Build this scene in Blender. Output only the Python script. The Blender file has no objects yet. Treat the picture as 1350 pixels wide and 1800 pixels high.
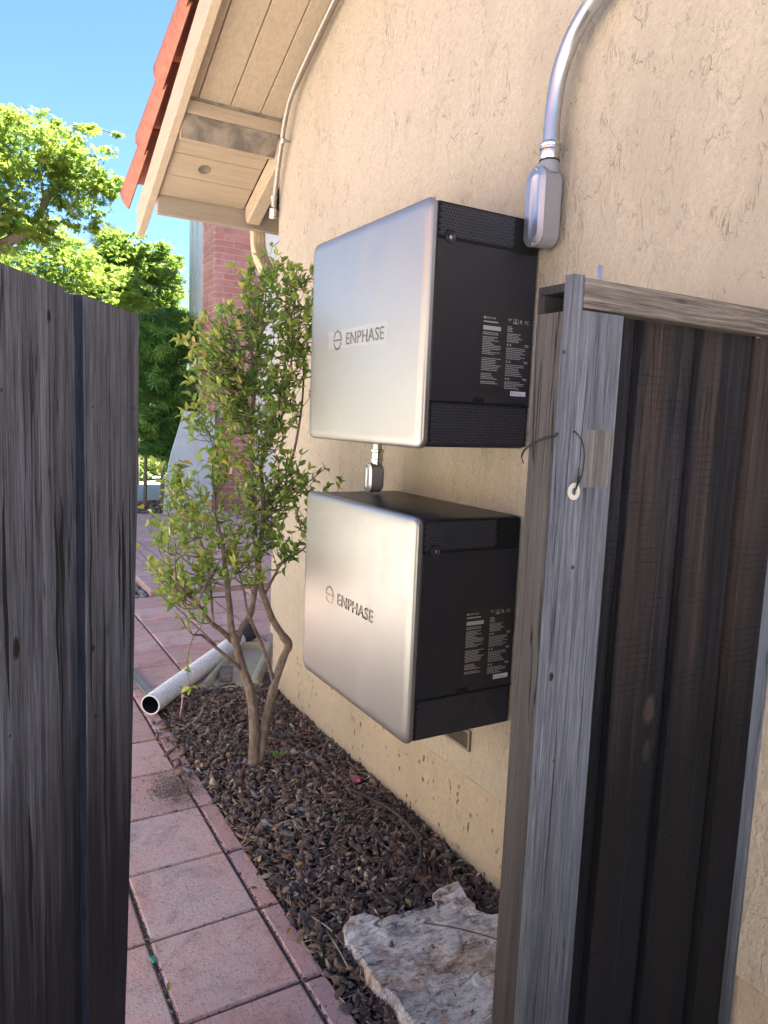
import bpy, bmesh, math, random
import numpy as np
from mathutils import Vector, Matrix, noise

R = math.radians
random.seed(7)
rng = np.random.default_rng(7)
scene = bpy.context.scene
COL = scene.collection

# ------------------------------------------------------------------ camera
cam_data = bpy.data.cameras.new("camera")
cam = bpy.data.objects.new("camera", cam_data)
COL.objects.link(cam)
scene.camera = cam
yaw, pitch, roll = 0.526186, -0.126311, 0.040699
f_ = Vector((math.sin(yaw)*math.cos(pitch), math.cos(yaw)*math.cos(pitch), math.sin(pitch)))
r_ = Vector((math.cos(yaw), -math.sin(yaw), 0))
u_ = r_.cross(f_)
r2 = r_*math.cos(roll) + u_*math.sin(roll)
u2 = -r_*math.sin(roll) + u_*math.cos(roll)
mw = Matrix((r2, u2, -f_)).transposed().to_4x4()
mw.translation = Vector((0, 0, 1.6))
cam.matrix_world = mw
cam_data.sensor_fit = 'VERTICAL'
cam_data.sensor_height = 24.0
cam_data.lens = 17.26
cam_data.clip_start = 0.02
cam_data.clip_end = 900

# ------------------------------------------------------------------ world, sun, exposure
SUN_EL, SUN_AZ = R(61), R(98)            # azimuth clockwise from +Y (north)
world = bpy.data.worlds.new("World")
scene.world = world
world.use_nodes = True
wt = world.node_tree
wt.nodes.clear()
wo = wt.nodes.new('ShaderNodeOutputWorld')
wb = wt.nodes.new('ShaderNodeBackground')
ws = wt.nodes.new('ShaderNodeTexSky')
ws.sky_type = 'NISHITA'
ws.sun_disc = False
ws.sun_elevation = SUN_EL
ws.sun_rotation = SUN_AZ
ws.air_density = 1.0
ws.altitude = 900
ws.dust_density = 0.1
ws.ozone_density = 2.2
wb.inputs['Strength'].default_value = 0.05
wm_ = wt.nodes.new('ShaderNodeMix'); wm_.data_type = 'RGBA'; wm_.blend_type = 'MULTIPLY'; wm_.inputs[0].default_value = 1.0
wm_.inputs[7].default_value = (0.62, 0.75, 0.91, 1)      # clear-day blue
wt.links.new(ws.outputs[0], wm_.inputs[6]); wt.links.new(wm_.outputs[2], wb.inputs[0])
wt.links.new(wb.outputs[0], wo.inputs[0])
sd = bpy.data.lights.new("sun", 'SUN')
sd.energy = 5.0
sd.angle = R(0.53)
sd.color = (1.0, 0.95, 0.87)
sun = bpy.data.objects.new("sun", sd)
COL.objects.link(sun)
sdir = Vector((math.sin(SUN_AZ)*math.cos(SUN_EL), math.cos(SUN_AZ)*math.cos(SUN_EL), math.sin(SUN_EL)))
sun.rotation_euler = sdir.to_track_quat('Z', 'Y').to_euler()
sun.location = (8, -3, 12)
scene.view_settings.view_transform = 'Standard'
scene.view_settings.look = 'None'
scene.view_settings.gamma = 1.0
scene.view_settings.use_curve_mapping = False
scene.view_settings.exposure = 3.07
scene.render.engine = 'CYCLES'
scene.cycles.max_bounces = 8
scene.cycles.diffuse_bounces = 5
scene.cycles.caustics_reflective = False
scene.cycles.caustics_refractive = False

# ------------------------------------------------------------------ object helpers
MATS = {}
WM = {}           # world matrices of parents (python side)

def tag(o, label=None, cat=None, group=None, kind=None):
    if label: o['label'] = label
    if cat: o['category'] = cat
    if group: o['group'] = group
    if kind: o['kind'] = kind
    return o

def thing(name, loc, label, cat, rz=0.0, group=None, kind=None):
    o = bpy.data.objects.new(name, None)
    COL.objects.link(o)
    o.empty_display_size = 0.1
    o.location = loc
    o.rotation_euler = (0, 0, rz)
    WM[o.name] = Matrix.Translation(Vector(loc)) @ Matrix.Rotation(rz, 4, 'Z')
    return tag(o, label, cat, group, kind)

def link_mesh(name, me, parent=None, M=None):
    """me is in M-local coordinates (M = matrix local to parent)"""
    o = bpy.data.objects.new(name, me)
    COL.objects.link(o)
    if parent is not None:
        o.parent = parent
    if M is not None:
        o.matrix_local = M
    P = WM.get(parent.name, Matrix.Identity(4)) if parent is not None else Matrix.Identity(4)
    WM[o.name] = P @ (M if M is not None else Matrix.Identity(4))
    return o

def obj(name, bm, mat, parent=None, world_space=True, smooth=False, mats=None, label=None):
    """bm given in world coordinates (or parent-local if world_space False) -> object with origin at its own centre"""
    vs = [v.co for v in bm.verts]
    lo = Vector((min(v.x for v in vs), min(v.y for v in vs), min(v.z for v in vs)))
    hi = Vector((max(v.x for v in vs), max(v.y for v in vs), max(v.z for v in vs)))
    if parent is not None and world_space:
        inv = WM[parent.name].inverted()
        bm.transform(inv)
        vs = [v.co for v in bm.verts]
        lo = Vector((min(v.x for v in vs), min(v.y for v in vs), min(v.z for v in vs)))
        hi = Vector((max(v.x for v in vs), max(v.y for v in vs), max(v.z for v in vs)))
    c = (lo+hi)/2
    c.z = lo.z
    bm.transform(Matrix.Translation(-c))
    me = bpy.data.meshes.new(name)
    bmesh.ops.recalc_face_normals(bm, faces=bm.faces)
    bm.to_mesh(me)
    bm.free()
    if mats:
        for m in mats: me.materials.append(m)
    elif mat is not None:
        me.materials.append(mat)
    if smooth:
        me.polygons.foreach_set('use_smooth', [True]*len(me.polygons))
        try: me.set_sharp_from_angle(angle=R(38))
        except Exception: pass
    o = link_mesh(name, me, parent, Matrix.Translation(c))
    if label: o['label'] = label
    return o

def new(): return bmesh.new()

def box(bm, x0, x1, y0, y1, z0, z1, bev=0.0, mi=0, seg=1):
    vs = [bm.verts.new((x, y, z)) for x in (x0, x1) for y in (y0, y1) for z in (z0, z1)]
    F = [(0,1,3,2),(4,6,7,5),(0,4,5,1),(2,3,7,6),(0,2,6,4),(1,5,7,3)]
    fs = [bm.faces.new([vs[i] for i in f]) for f in F]
    for f in fs: f.material_index = mi
    if bev > 0:
        es = list({e for f in fs for e in f.edges})
        r = bmesh.ops.bevel(bm, geom=es, offset=bev, segments=seg, affect='EDGES', profile=0.5)
    return fs

def prism(bm, pts, axis, a, b, bev=0.0, mi=0):
    """polygon pts in the two other axes, extruded along axis from a to b"""
    def mk(p, t):
        if axis == 'x': return (t, p[0], p[1])
        if axis == 'y': return (p[0], t, p[1])
        return (p[0], p[1], t)
    A = [bm.verts.new(mk(p, a)) for p in pts]
    B = [bm.verts.new(mk(p, b)) for p in pts]
    fs = [bm.faces.new(A), bm.faces.new(B[::-1])]
    n = len(pts)
    for i in range(n):
        fs.append(bm.faces.new((A[i], B[i], B[(i+1) % n], A[(i+1) % n])))
    for f in fs: f.material_index = mi
    if bev > 0:
        es = list({e for f in fs for e in f.edges})
        bmesh.ops.bevel(bm, geom=es, offset=bev, segments=1, affect='EDGES', profile=0.5)
    return fs

def loft(bm, loops, cap0=True, cap1=True, closed=True, mi=0):
    L = [[bm.verts.new(p) for p in lp] for lp in loops]
    n = len(L[0])
    for a, b in zip(L[:-1], L[1:]):
        for i in range(n if closed else n-1):
            j = (i+1) % n
            f = bm.faces.new((a[i], a[j], b[j], b[i])); f.material_index = mi
    if cap0: bm.faces.new(L[0][::-1]).material_index = mi
    if cap1: bm.faces.new(L[-1]).material_index = mi
    return L

def frame_for(d, prev=None):
    d = d.normalized()
    if prev is None:
        a = Vector((0, 0, 1)) if abs(d.z) < 0.9 else Vector((1, 0, 0))
        n = d.cross(a).normalized()
    else:
        n = (prev - d*prev.dot(d)).normalized()
    return n, d.cross(n)

def tube(bm, pts, rad, n=8, cap=True, mi=0, wob=0.0):
    pts = [Vector(p) for p in pts]
    if not hasattr(rad, '__len__'): rad = [rad]*len(pts)
    loops = []; pn = None
    for i, p in enumerate(pts):
        if i == 0: d = pts[1]-pts[0]
        elif i == len(pts)-1: d = pts[-1]-pts[-2]
        else: d = (pts[i+1]-pts[i]).normalized() + (pts[i]-pts[i-1]).normalized()
        nn, bb = frame_for(d, pn); pn = nn
        lp = []
        for k in range(n):
            a = 2*math.pi*k/n
            rr = rad[i]*(1+wob*(noise.noise(p*22+Vector((math.cos(a), math.sin(a), 0))*1.5)))
            lp.append(p + nn*math.cos(a)*rr + bb*math.sin(a)*rr)
        loops.append(lp)
    loft(bm, loops, cap, cap, True, mi)

def catmull(pts, k=5):
    pts = [Vector(p) for p in pts]
    out = []
    P = [pts[0]*2-pts[1]] + pts + [pts[-1]*2-pts[-2]]
    for i in range(1, len(P)-2):
        p0, p1, p2, p3 = P[i-1:i+3]
        for j in range(k):
            t = j/k
            out.append(0.5*((2*p1)+(p2-p0)*t+(2*p0-5*p1+4*p2-p3)*t*t+(3*p1-p0-3*p2+p3)*t**3))
    out.append(pts[-1])
    return out

def lathe(bm, c, axis, prof, n=20, mi=0, cap=True):
    """prof: list of (dist along axis, radius)"""
    axis = Vector(axis).normalized()
    nn, bb = frame_for(axis)
    c = Vector(c)
    loops = [[c+axis*h+(nn*math.cos(2*math.pi*k/n)+bb*math.sin(2*math.pi*k/n))*max(r, 1e-5) for k in range(n)] for h, r in prof]
    loft(bm, loops, cap, cap, True, mi)

def from_np(name, V, F, mat, parent=None, tint=None, kind=None, origin=(0, 0, 0)):
    """V (n,3) world coords, F (m,k) int faces of equal size"""
    V = np.asarray(V, dtype=np.float64)
    if parent is not None:
        inv = np.array(WM[parent.name].inverted())
        V = V @ inv[:3, :3].T + inv[:3, 3]
        c = V.mean(axis=0); V = V - c
        M = Matrix.Translation(Vector(c))
    else:
        c = V.mean(axis=0); c[2] = V[:, 2].min(); V = V - c
        M = Matrix.Translation(Vector(c))
    F = np.asarray(F, dtype=np.int32)
    me = bpy.data.meshes.new(name)
    me.vertices.add(len(V)); me.vertices.foreach_set('co', V.astype(np.float32).ravel())
    k = F.shape[1]
    me.loops.add(F.size); me.loops.foreach_set('vertex_index', F.ravel())
    me.polygons.add(len(F))
    me.polygons.foreach_set('loop_start', np.arange(0, F.size, k, dtype=np.int32))
    me.polygons.foreach_set('loop_total', np.full(len(F), k, dtype=np.int32))
    me.update(calc_edges=True)
    if tint is not None:
        at = me.attributes.new('tint', 'FLOAT', 'POINT')
        at.data.foreach_set('value', np.asarray(tint, dtype=np.float32))
    me.materials.append(mat)
    o = link_mesh(name, me, parent, M)
    if kind: o['kind'] = kind
    return o

# ------------------------------------------------------------------ materials
def mat(name, rough=0.6, metal=0.0, spec=0.5):
    m = bpy.data.materials.new(name)
    m.use_nodes = True
    nt = m.node_tree
    b = nt.nodes['Principled BSDF']
    b.inputs['Roughness'].default_value = rough
    b.inputs['Metallic'].default_value = metal
    if 'Specular IOR Level' in b.inputs: b.inputs['Specular IOR Level'].default_value = spec
    MATS[name] = m
    return m, nt, b

class NT:
    def __init__(s, nt, b): s.nt, s.b = nt, b
    def n(s, t, **k):
        x = s.nt.nodes.new(t)
        for a, v in k.items(): setattr(x, a, v)
        return x
    def l(s, a, b): s.nt.links.new(a, b)
    def coord(s, scale=(1, 1, 1), rnd=True, src='Object', rot=(0, 0, 0)):
        tc = s.n('ShaderNodeTexCoord')
        mp = s.n('ShaderNodeMapping')
        mp.inputs['Scale'].default_value = scale
        mp.inputs['Rotation'].default_value = rot
        if rnd:
            oi = s.n('ShaderNodeObjectInfo')
            m = s.n('ShaderNodeVectorMath', operation='MULTIPLY')
            cx = s.n('ShaderNodeCombineXYZ')
            for i in range(3): s.l(oi.outputs['Random'], cx.inputs[i])
            m.inputs[1].default_value = (37.1, 91.7, 53.3)
            s.l(cx.outputs[0], m.inputs[0])
            a = s.n('ShaderNodeVectorMath', operation='ADD')
            s.l(tc.outputs[src], a.inputs[0]); s.l(m.outputs[0], a.inputs[1])
            s.l(a.outputs[0], mp.inputs['Vector'])
        else:
            s.l(tc.outputs[src], mp.inputs['Vector'])
        return mp.outputs[0]
    def noise(s, vec, scale=5, detail=4, rough=0.55, dist=0.0):
        x = s.n('ShaderNodeTexNoise')
        x.inputs['Scale'].default_value = scale; x.inputs['Detail'].default_value = detail
        x.inputs['Roughness'].default_value = rough; x.inputs['Distortion'].default_value = dist
        s.l(vec, x.inputs['Vector']); return x.outputs['Fac']
    def ramp(s, fac, stops, interp='LINEAR'):
        x = s.n('ShaderNodeValToRGB'); cr = x.color_ramp; cr.interpolation = interp
        while len(cr.elements) < len(stops): cr.elements.new(0.5)
        for e, (p, c) in zip(cr.elements, stops):
            e.position = p
            e.color = (c, c, c, 1) if not hasattr(c, '__len__') else (*c, 1)
        s.l(fac, x.inputs['Fac']); return x.outputs['Color']
    def mix(s, a, b, fac, mode='MIX'):
        x = s.n('ShaderNodeMix'); x.data_type = 'RGBA'; x.blend_type = mode
        for v, i in ((fac, 0), (a, 6), (b, 7)):
            if hasattr(v, 'is_linked'): s.l(v, x.inputs[i])
            elif i == 0: x.inputs[0].default_value = v
            else: x.inputs[i].default_value = (*v, 1) if len(v) == 3 else v
        return x.outputs[2]
    def math(s, op, a, b=None, clamp=False):
        x = s.n('ShaderNodeMath', operation=op); x.use_clamp = clamp
        for i, v in enumerate((a, b)):
            if v is None: continue
            if hasattr(v, 'is_linked'): s.l(v, x.inputs[i])
            else: x.inputs[i].default_value = v
        return x.outputs[0]
    def bump(s, h, dist=0.01, strength=1.0, prev=None):
        x = s.n('ShaderNodeBump'); x.inputs['Distance'].default_value = dist; x.inputs['Strength'].default_value = strength
        s.l(h, x.inputs['Height'])
        if prev is not None: s.l(prev, x.inputs['Normal'])
        return x.outputs[0]
    def color(s, c): s.l(c, s.b.inputs['Base Color'])
    def rough(s, c): s.l(c, s.b.inputs['Roughness'])
    def normal(s, c): s.l(c, s.b.inputs['Normal'])

def flat(name, c, rough=0.6, metal=0.0, spec=0.5, var=0.12, scale=30, bump=0.0):
    m, nt, b = mat(name, rough, metal, spec); s = NT(nt, b)
    v = s.coord()
    n = s.noise(v, scale, 4)
    s.color(s.mix(tuple(x*(1-var) for x in c), tuple(min(1, x*(1+var)) for x in c), n))
    s.rough(s.ramp(s.noise(v, scale*0.6, 3), [(0.3, max(0, rough-0.06)), (0.7, min(1, rough+0.06))]))
    if bump > 0: s.normal(s.bump(n, bump))
    return m

def stucco(name, c1, c2, bump_d=0.0095, pits=False, crackle=1.0, c_crease_shade=(0.20, 0.15, 0.11)):
    m, nt, b = mat(name, 0.93, spec=0.2); s = NT(nt, b)
    v = s.coord(rnd=False)
    # trowel dabs: stretched distorted ridges, mostly upright and slanting
    vs = s.coord((1, 1.0, 0.42), rnd=False, rot=(R(-14), 0, 0))
    wv = s.n('ShaderNodeVectorMath', operation='ADD')
    wn = s.n('ShaderNodeTexNoise'); wn.inputs['Scale'].default_value = 9; wn.inputs['Detail'].default_value = 3
    s.l(v, wn.inputs['Vector'])
    sc = s.n('ShaderNodeVectorMath', operation='SCALE'); sc.inputs['Scale'].default_value = 0.055
    s.l(wn.outputs['Color'], sc.inputs[0]); s.l(vs, wv.inputs[0]); s.l(sc.outputs[0], wv.inputs[1])
    n1 = s.noise(wv.outputs[0], 11, 3, 0.5, 0.5)
    n2 = s.noise(v, 60, 4, 0.62, 0.5)
    n3 = s.noise(v, 240, 3, 0.6)
    n1b = s.noise(wv.outputs[0], 34, 4, 0.6, 0.7)
    # scattered short gouges where a trowel dab ends
    g1 = s.ramp(s.noise(v, 9.0, 3, 0.6), [(0.52, 0.0), (0.62, 0.8)])
    g2 = s.ramp(s.noise(v, 13.0, 3, 0.6, 0.3), [(0.55, 0.0), (0.62, 1.0)])
    cre = s.math('MULTIPLY', s.ramp(n1, [(0.493, 0.0), (0.5, 1.0), (0.507, 0.0)]), g1)
    cre2 = s.math('MULTIPLY', s.ramp(n1b, [(0.490, 0.0), (0.5, 1.0), (0.510, 0.0)]), g2)
    cr = s.math('MAXIMUM', cre, s.math('MULTIPLY', cre2, 0.8))
    lip = s.math('MULTIPLY', s.ramp(n1, [(0.40, 0.0), (0.493, 1.0), (0.50, 0.2), (0.56, 0.0)]), g1)
    rip = s.ramp(n1b, [(0.35, 0.0), (0.5, 1.0), (0.65, 0.0)])
    pt = s.ramp(s.noise(wv.outputs[0], 5.5, 4, 0.55, 0.8), [(0.38, 0.0), (0.47, 0.6), (0.495, 0.35), (0.56, 0.9), (0.585, 0.6), (0.66, 1.0)])
    h = s.math('ADD', s.math('ADD', s.math('MULTIPLY', n1, 0.4), s.math('MULTIPLY', pt, 0.35)), s.math('ADD', s.math('MULTIPLY', n2, 0.46), s.math('MULTIPLY', n3, 0.20)))
    h = s.math('ADD', h, s.math('ADD', s.math('MULTIPLY', lip, 0.35*crackle), s.math('MULTIPLY', rip, 0.14)))
    h = s.math('SUBTRACT', h, s.math('MULTIPLY', cr, 0.30*crackle))
    col = s.mix(c1, c2, s.noise(v, 1.7, 4, 0.6))
    col = s.mix(col, tuple(x*0.86 for x in c1), s.ramp(n2, [(0.35, 0.6), (0.6, 0.0)]))
    col = s.mix(col, tuple(x*0.90 for x in c1), s.ramp(s.noise(s.coord((1, 1.6, 0.5), rnd=False), 1.6, 6, 0.7, 0.4), [(0.48, 0.0), (0.66, 1.0)]))
    col = s.mix(col, c_crease_shade, s.math('MULTIPLY', cr, 0.10))  # crease shading along the gouges put into the colour
    if pits:
        vp = s.coord((1, 1, 0.5), rnd=False)
        vo = s.n('ShaderNodeTexVoronoi'); vo.inputs['Scale'].default_value = 38; vo.inputs['Randomness'].default_value = 1
        wv2 = s.n('ShaderNodeVectorMath', operation='ADD'); s.l(vp, wv2.inputs[0])
        sc2 = s.n('ShaderNodeVectorMath', operation='SCALE'); sc2.inputs['Scale'].default_value = 0.06
        s.l(wn.outputs['Color'], sc2.inputs[0]); s.l(sc2.outputs[0], wv2.inputs[1])
        s.l(wv2.outputs[0], vo.inputs['Vector'])
        pit = s.math('MULTIPLY', s.ramp(vo.outputs['Distance'], [(0.10, 1.0), (0.24, 0.0)]), s.ramp(s.noise(v, 6, 3), [(0.46, 0.0), (0.56, 1.0)]))
        h = s.math('SUBTRACT', h, s.math('MULTIPLY', pit, 2.0))
        col = s.mix(col, (0.17, 0.105, 0.06), s.math('MULTIPLY', pit, 0.85))
        col = s.mix(col, (0.46, 0.36, 0.24), s.ramp(s.noise(v, 3.5, 5, 0.65), [(0.48, 0.0), (0.75, 0.7)]))
    s.color(col)
    s.normal(s.bump(h, bump_d))
    return m

M_wall = stucco('stucco_tan', (0.435, 0.378, 0.30), (0.48, 0.42, 0.336))
M_base = stucco('stucco_base', (0.43, 0.35, 0.26), (0.48, 0.395, 0.295), 0.007, pits=True, crackle=0.5)
M_frontwall = flat('stucco_white', (0.62, 0.64, 0.66), 0.9, var=0.06, scale=18, bump=0.003)

def wood(name, axis, dark, lightc, warm=None, scale=1.0, stain=0.0, stain_z=1.2, saw=0.0, blue=0.0, bump_d=0.0016, streak=0.5, knots=0.0, gap_dark=(0.012, 0.012, 0.014)):
    m, nt, b = mat(name, 0.82, spec=0.25); s = NT(nt, b)
    st = {'x': (0.028, 1, 1), 'y': (1, 0.028, 1), 'z': (1, 1, 0.028)}[axis]
    v = s.coord(tuple(a*scale for a in st))
    v0 = s.coord((scale,)*3)
    if knots > 0:
        vk = s.coord({'x': (0.35, 1, 1), 'y': (1, 0.35, 1), 'z': (1, 1, 0.35)}[axis])
        vo = s.n('ShaderNodeTexVoronoi'); vo.inputs['Scale'].default_value = 4.2; s.l(vk, vo.inputs['Vector'])
        kd = vo.outputs['Distance']
        kn = s.ramp(kd, [(0.0, 1.0), (0.11, 1.0), (0.15, 0.0)])
        warp = s.math('MULTIPLY', s.ramp(kd, [(0.0, 1.0), (0.45, 0.0)]), 0.10)
        cx = s.n('ShaderNodeCombineXYZ')
        for i in range(3): s.l(warp, cx.inputs[i])
        ad = s.n('ShaderNodeVectorMath', operation='ADD'); s.l(v, ad.inputs[0]); s.l(cx.outputs[0], ad.inputs[1])
        v = ad.outputs[0]
    g1 = s.noise(v, 42, 5, 0.65, 0.35)
    g2 = s.noise(v, 170, 5, 0.75, 0.2)
    g3 = s.noise(v, 480, 3, 0.7)
    grain = s.math('ADD', s.math('MULTIPLY', g1, 0.34), s.math('ADD', s.math('MULTIPLY', g2, 0.40), s.math('MULTIPLY', g3, 0.26)))
    gc = s.ramp(grain, [(0.40, 0.0), (0.50, 0.42), (0.595, 1.0)])
    col = s.mix(dark, lightc, gc)
    if warm:
        w = s.ramp(s.noise(v, 9, 4, 0.6, 0.5), [(0.46, 0.0), (0.60, 1.0)])
        col = s.mix(col, warm, s.math('MULTIPLY', w, s.ramp(grain, [(0.3, 0.35), (0.6, 0.85)])))
    if 'rough_board' in name:
        w = s.ramp(s.noise(v, 7, 3, 0.5, 0.6), [(0.60, 0.0), (0.66, 1.0)])
        col = s.mix(col, (0.20, 0.16, 0.13), s.math('MULTIPLY', w, s.ramp(grain, [(0.42, 0.0), (0.55, 0.75)])))
    if blue > 0:
        w = s.ramp(s.noise(v, 16, 3, 0.5, 0.4), [(0.48, 0.0), (0.62, 1.0)])
        col = s.mix(col, (0.16, 0.20, 0.26), s.math('MULTIPLY', w, blue))
    # checks: thin dark splits along the grain
    ck = s.ramp(s.noise(v, 60, 2, 0.4, 0.1), [(0.485, 0.0), (0.497, 1.0), (0.503, 1.0), (0.515, 0.0)])
    ckm = s.ramp(s.noise(v0, 4.0, 3), [(0.50, 0.0), (0.60, 1.0)])
    chk = s.math('MULTIPLY', s.math('MULTIPLY', ck, ckm), streak)
    col = s.mix(col, gap_dark, chk)
    h = s.math('SUBTRACT', grain, s.math('MULTIPLY', chk, 1.2))
    if saw > 0:
        wv = s.n('ShaderNodeTexWave'); wv.wave_type = 'BANDS'; wv.bands_direction = 'Z'
        wv.inputs['Scale'].default_value = 21; wv.inputs['Distortion'].default_value = 2.6
        wv.inputs['Detail'].default_value = 3; wv.inputs['Detail Scale'].default_value = 1.2
        s.l(v0, wv.inputs['Vector'])
        sw = s.ramp(wv.outputs['Fac'], [(0.0, 1.0), (0.16, 0.0)])
        swm = s.ramp(s.noise(v0, 9, 4, 0.7), [(0.44, 0.0), (0.62, 1.0)])
        sw = s.math('MULTIPLY', sw, swm)
        col = s.mix(col, gap_dark, s.math('MULTIPLY', sw, saw))
        h = s.math('SUBTRACT', h, s.math('MULTIPLY', sw, 0.9*saw))
    if knots > 0:
        col = s.mix(col, (0.018, 0.015, 0.014), s.math('MULTIPLY', kn, knots))
        h = s.math('SUBTRACT', h, s.math('MULTIPLY', kn, 0.8))
    if stain > 0:
        tc = s.n('ShaderNodeTexCoord'); sx = s.n('ShaderNodeSeparateXYZ'); s.l(tc.outputs['Object'], sx.inputs[0])
        z = sx.outputs['XYZ'.index(axis.upper())] if axis == 'z' else sx.outputs[2]
        zz = s.math('ADD', z, s.math('MULTIPLY', s.math('SUBTRACT', s.noise(v, 30, 4, 0.7), 0.5), 1.5))
        msk = s.ramp(s.math('SUBTRACT', zz, stain_z), [(0.0, 1.0), (0.001, 1.0), (0.55, 0.0)])
        mr = s.n('ShaderNodeMapRange'); s.l(zz, mr.inputs[0])
        mr.inputs[1].default_value = stain_z-0.45; mr.inputs[2].default_value = stain_z+0.15
        mr.inputs[3].default_value = 1.0; mr.inputs[4].default_value = 0.0
        col = s.mix(col, tuple(x*0.45 for x in dark), s.math('MULTIPLY', mr.outputs[0], stain))
    s.color(col)
    s.normal(s.bump(h, bump_d))
    return m

M_gate = wood('weathered_gate', 'z', (0.045, 0.047, 0.060), (0.255, 0.265, 0.315), stain=0.95, stain_z=1.0, streak=0.9, bump_d=0.004)
M_gate_rail = wood('weathered_rail', 'x', (0.05, 0.046, 0.044), (0.20, 0.185, 0.17))
M_stile = wood('weathered_stile', 'z', (0.060, 0.066, 0.080), (0.215, 0.228, 0.275), blue=0.6, stain=0.7, stain_z=0.9, streak=0.7)
M_post = wood('weathered_post', 'z', (0.024, 0.023, 0.025), (0.15, 0.142, 0.14), warm=(0.13, 0.115, 0.10), stain=0.6, stain_z=0.95, streak=0.95, bump_d=0.007)
M_rail = wood('weathered_top_rail', 'x', (0.06, 0.052, 0.046), (0.29, 0.25, 0.22), streak=0.8, bump_d=0.003)
M_char = wood('dark_rough_board', 'z', (0.006, 0.0065, 0.011), (0.040, 0.037, 0.042), warm=(0.068, 0.050, 0.042), stain=0.9, stain_z=1.35, saw=0.38, streak=0.8, bump_d=0.004)
M_gate_edge_shade = wood('shaded_gate_edge', 'z', (0.02, 0.022, 0.03), (0.07, 0.075, 0.10))  # same gate wood, with the shade on the board's edge put into its colour
M_farwood = wood('far_fence_wood', 'z', (0.10, 0.06, 0.04), (0.26, 0.17, 0.11))

def painted(name, c, axis, dirt=0.0):
    m, nt, b = mat(name, 0.7, spec=0.3); s = NT(nt, b)
    st = {'x': (0.05, 1, 1), 'y': (1, 0.05, 1), 'z': (1, 1, 0.05)}[axis]
    v = s.coord(st); v0 = s.coord()
    g = s.noise(v, 70, 4, 0.65, 0.3)
    col = s.mix(tuple(x*0.86 for x in c), c, s.ramp(g, [(0.35, 0.0), (0.6, 1.0)]))
    if dirt > 0:
        d = s.ramp(s.noise(v0, 7, 5, 0.65, 0.4), [(0.42, 1.0), (0.62, 0.25)])
        col = s.mix(col, (0.12, 0.105, 0.09), s.math('MULTIPLY', d, dirt))
    else:
        d = s.ramp(s.noise(v0, 11, 5, 0.7), [(0.60, 0.0), (0.78, 0.35)])
        col = s.mix(col, (0.24, 0.19, 0.14), d)
    s.color(col); s.normal(s.bump(g, 0.0015))
    return m
TAN = (0.44, 0.35, 0.255)
M_plank_y = painted('painted_plank_slope', TAN, 'y')
M_plank_x = painted('painted_plank_eave', TAN, 'x')
M_trim_y = painted('painted_barge', (0.48, 0.38, 0.275), 'y')
M_trim_x = painted('painted_fascia', (0.36, 0.30, 0.225), 'x')
M_blotched = painted('dark_blotched_lookout', (0.36, 0.30, 0.24), 'x', dirt=0.85)
M_dark = flat('dark_gap', (0.02, 0.018, 0.016), 0.9)

def terracotta():
    m, nt, b = mat('terracotta', 0.75, spec=0.3); s = NT(nt, b)
    v = s.coord()
    col = s.mix((0.33, 0.115, 0.075), (0.40, 0.165, 0.115), s.noise(v, 9, 5, 0.6))
    col = s.mix(col, (0.16, 0.055, 0.04), s.ramp(s.noise(v, 16, 6, 0.75), [(0.5, 0.0), (0.7, 0.7)]))
    col = s.mix(col, (0.45, 0.30, 0.24), s.ramp(s.noise(v, 30, 5, 0.7), [(0.58, 0.0), (0.72, 0.5)]))
    s.color(col); s.normal(s.bump(s.noise(v, 60, 4), 0.002)); return m
M_tile = terracotta()

def paver_mat(name, a, b2, c3):
    m, nt, b = mat(name, 0.9, spec=0.25); s = NT(nt, b)
    v = s.coord(); oi = s.n('ShaderNodeObjectInfo')
    col = s.mix(a, b2, s.ramp(s.noise(v, 6.5, 6, 0.65), [(0.38, 0.0), (0.62, 1.0)]))
    col = s.mix(col, c3, s.ramp(s.noise(v, 3.2, 5, 0.62, 0.6), [(0.42, 0.0), (0.60, 1.0)]))
    col = s.mix(col, tuple(x*0.70 for x in a), s.math('MULTIPLY', oi.outputs['Random'], 0.55))
    gr = s.noise(v, 300, 2, 0.7); gm = s.noise(v, 110, 3, 0.7)
    col = s.mix(col, (0.66, 0.54, 0.55), s.ramp(gr, [(0.58, 0.0), (0.70, 0.65)]))
    col = s.mix(col, (0.16, 0.10, 0.105), s.ramp(gm, [(0.32, 0.7), (0.43, 0.0)]))
    # grime: soft blotches, specks, and a dirty rim along the joints
    col = s.mix(col, (0.15, 0.12, 0.115), s.ramp(s.noise(v, 7, 7, 0.78, 0.8), [(0.50, 0.0), (0.72, 0.6)]))
    col = s.mix(col, (0.07, 0.055, 0.05), s.ramp(s.noise(v, 38, 6, 0.8), [(0.66, 0.0), (0.74, 0.75)]))
    s.color(col)
    s.normal(s.bump(s.math('ADD', s.math('MULTIPLY', gr, 0.6), s.math('ADD', gm, s.noise(v, 22, 4))), 0.003)); return m
M_paver = paver_mat('paver_pink', (0.70, 0.385, 0.315), (0.74, 0.485, 0.41), (0.65, 0.48, 0.42))
M_paver2 = paver_mat('paver_grey_pink', (0.62, 0.39, 0.345), (0.66, 0.46, 0.41), (0.56, 0.42, 0.39))
M_edge = paver_mat('paver_edging', (0.69, 0.37, 0.31), (0.71, 0.45, 0.39), (0.61, 0.40, 0.36))

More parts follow.
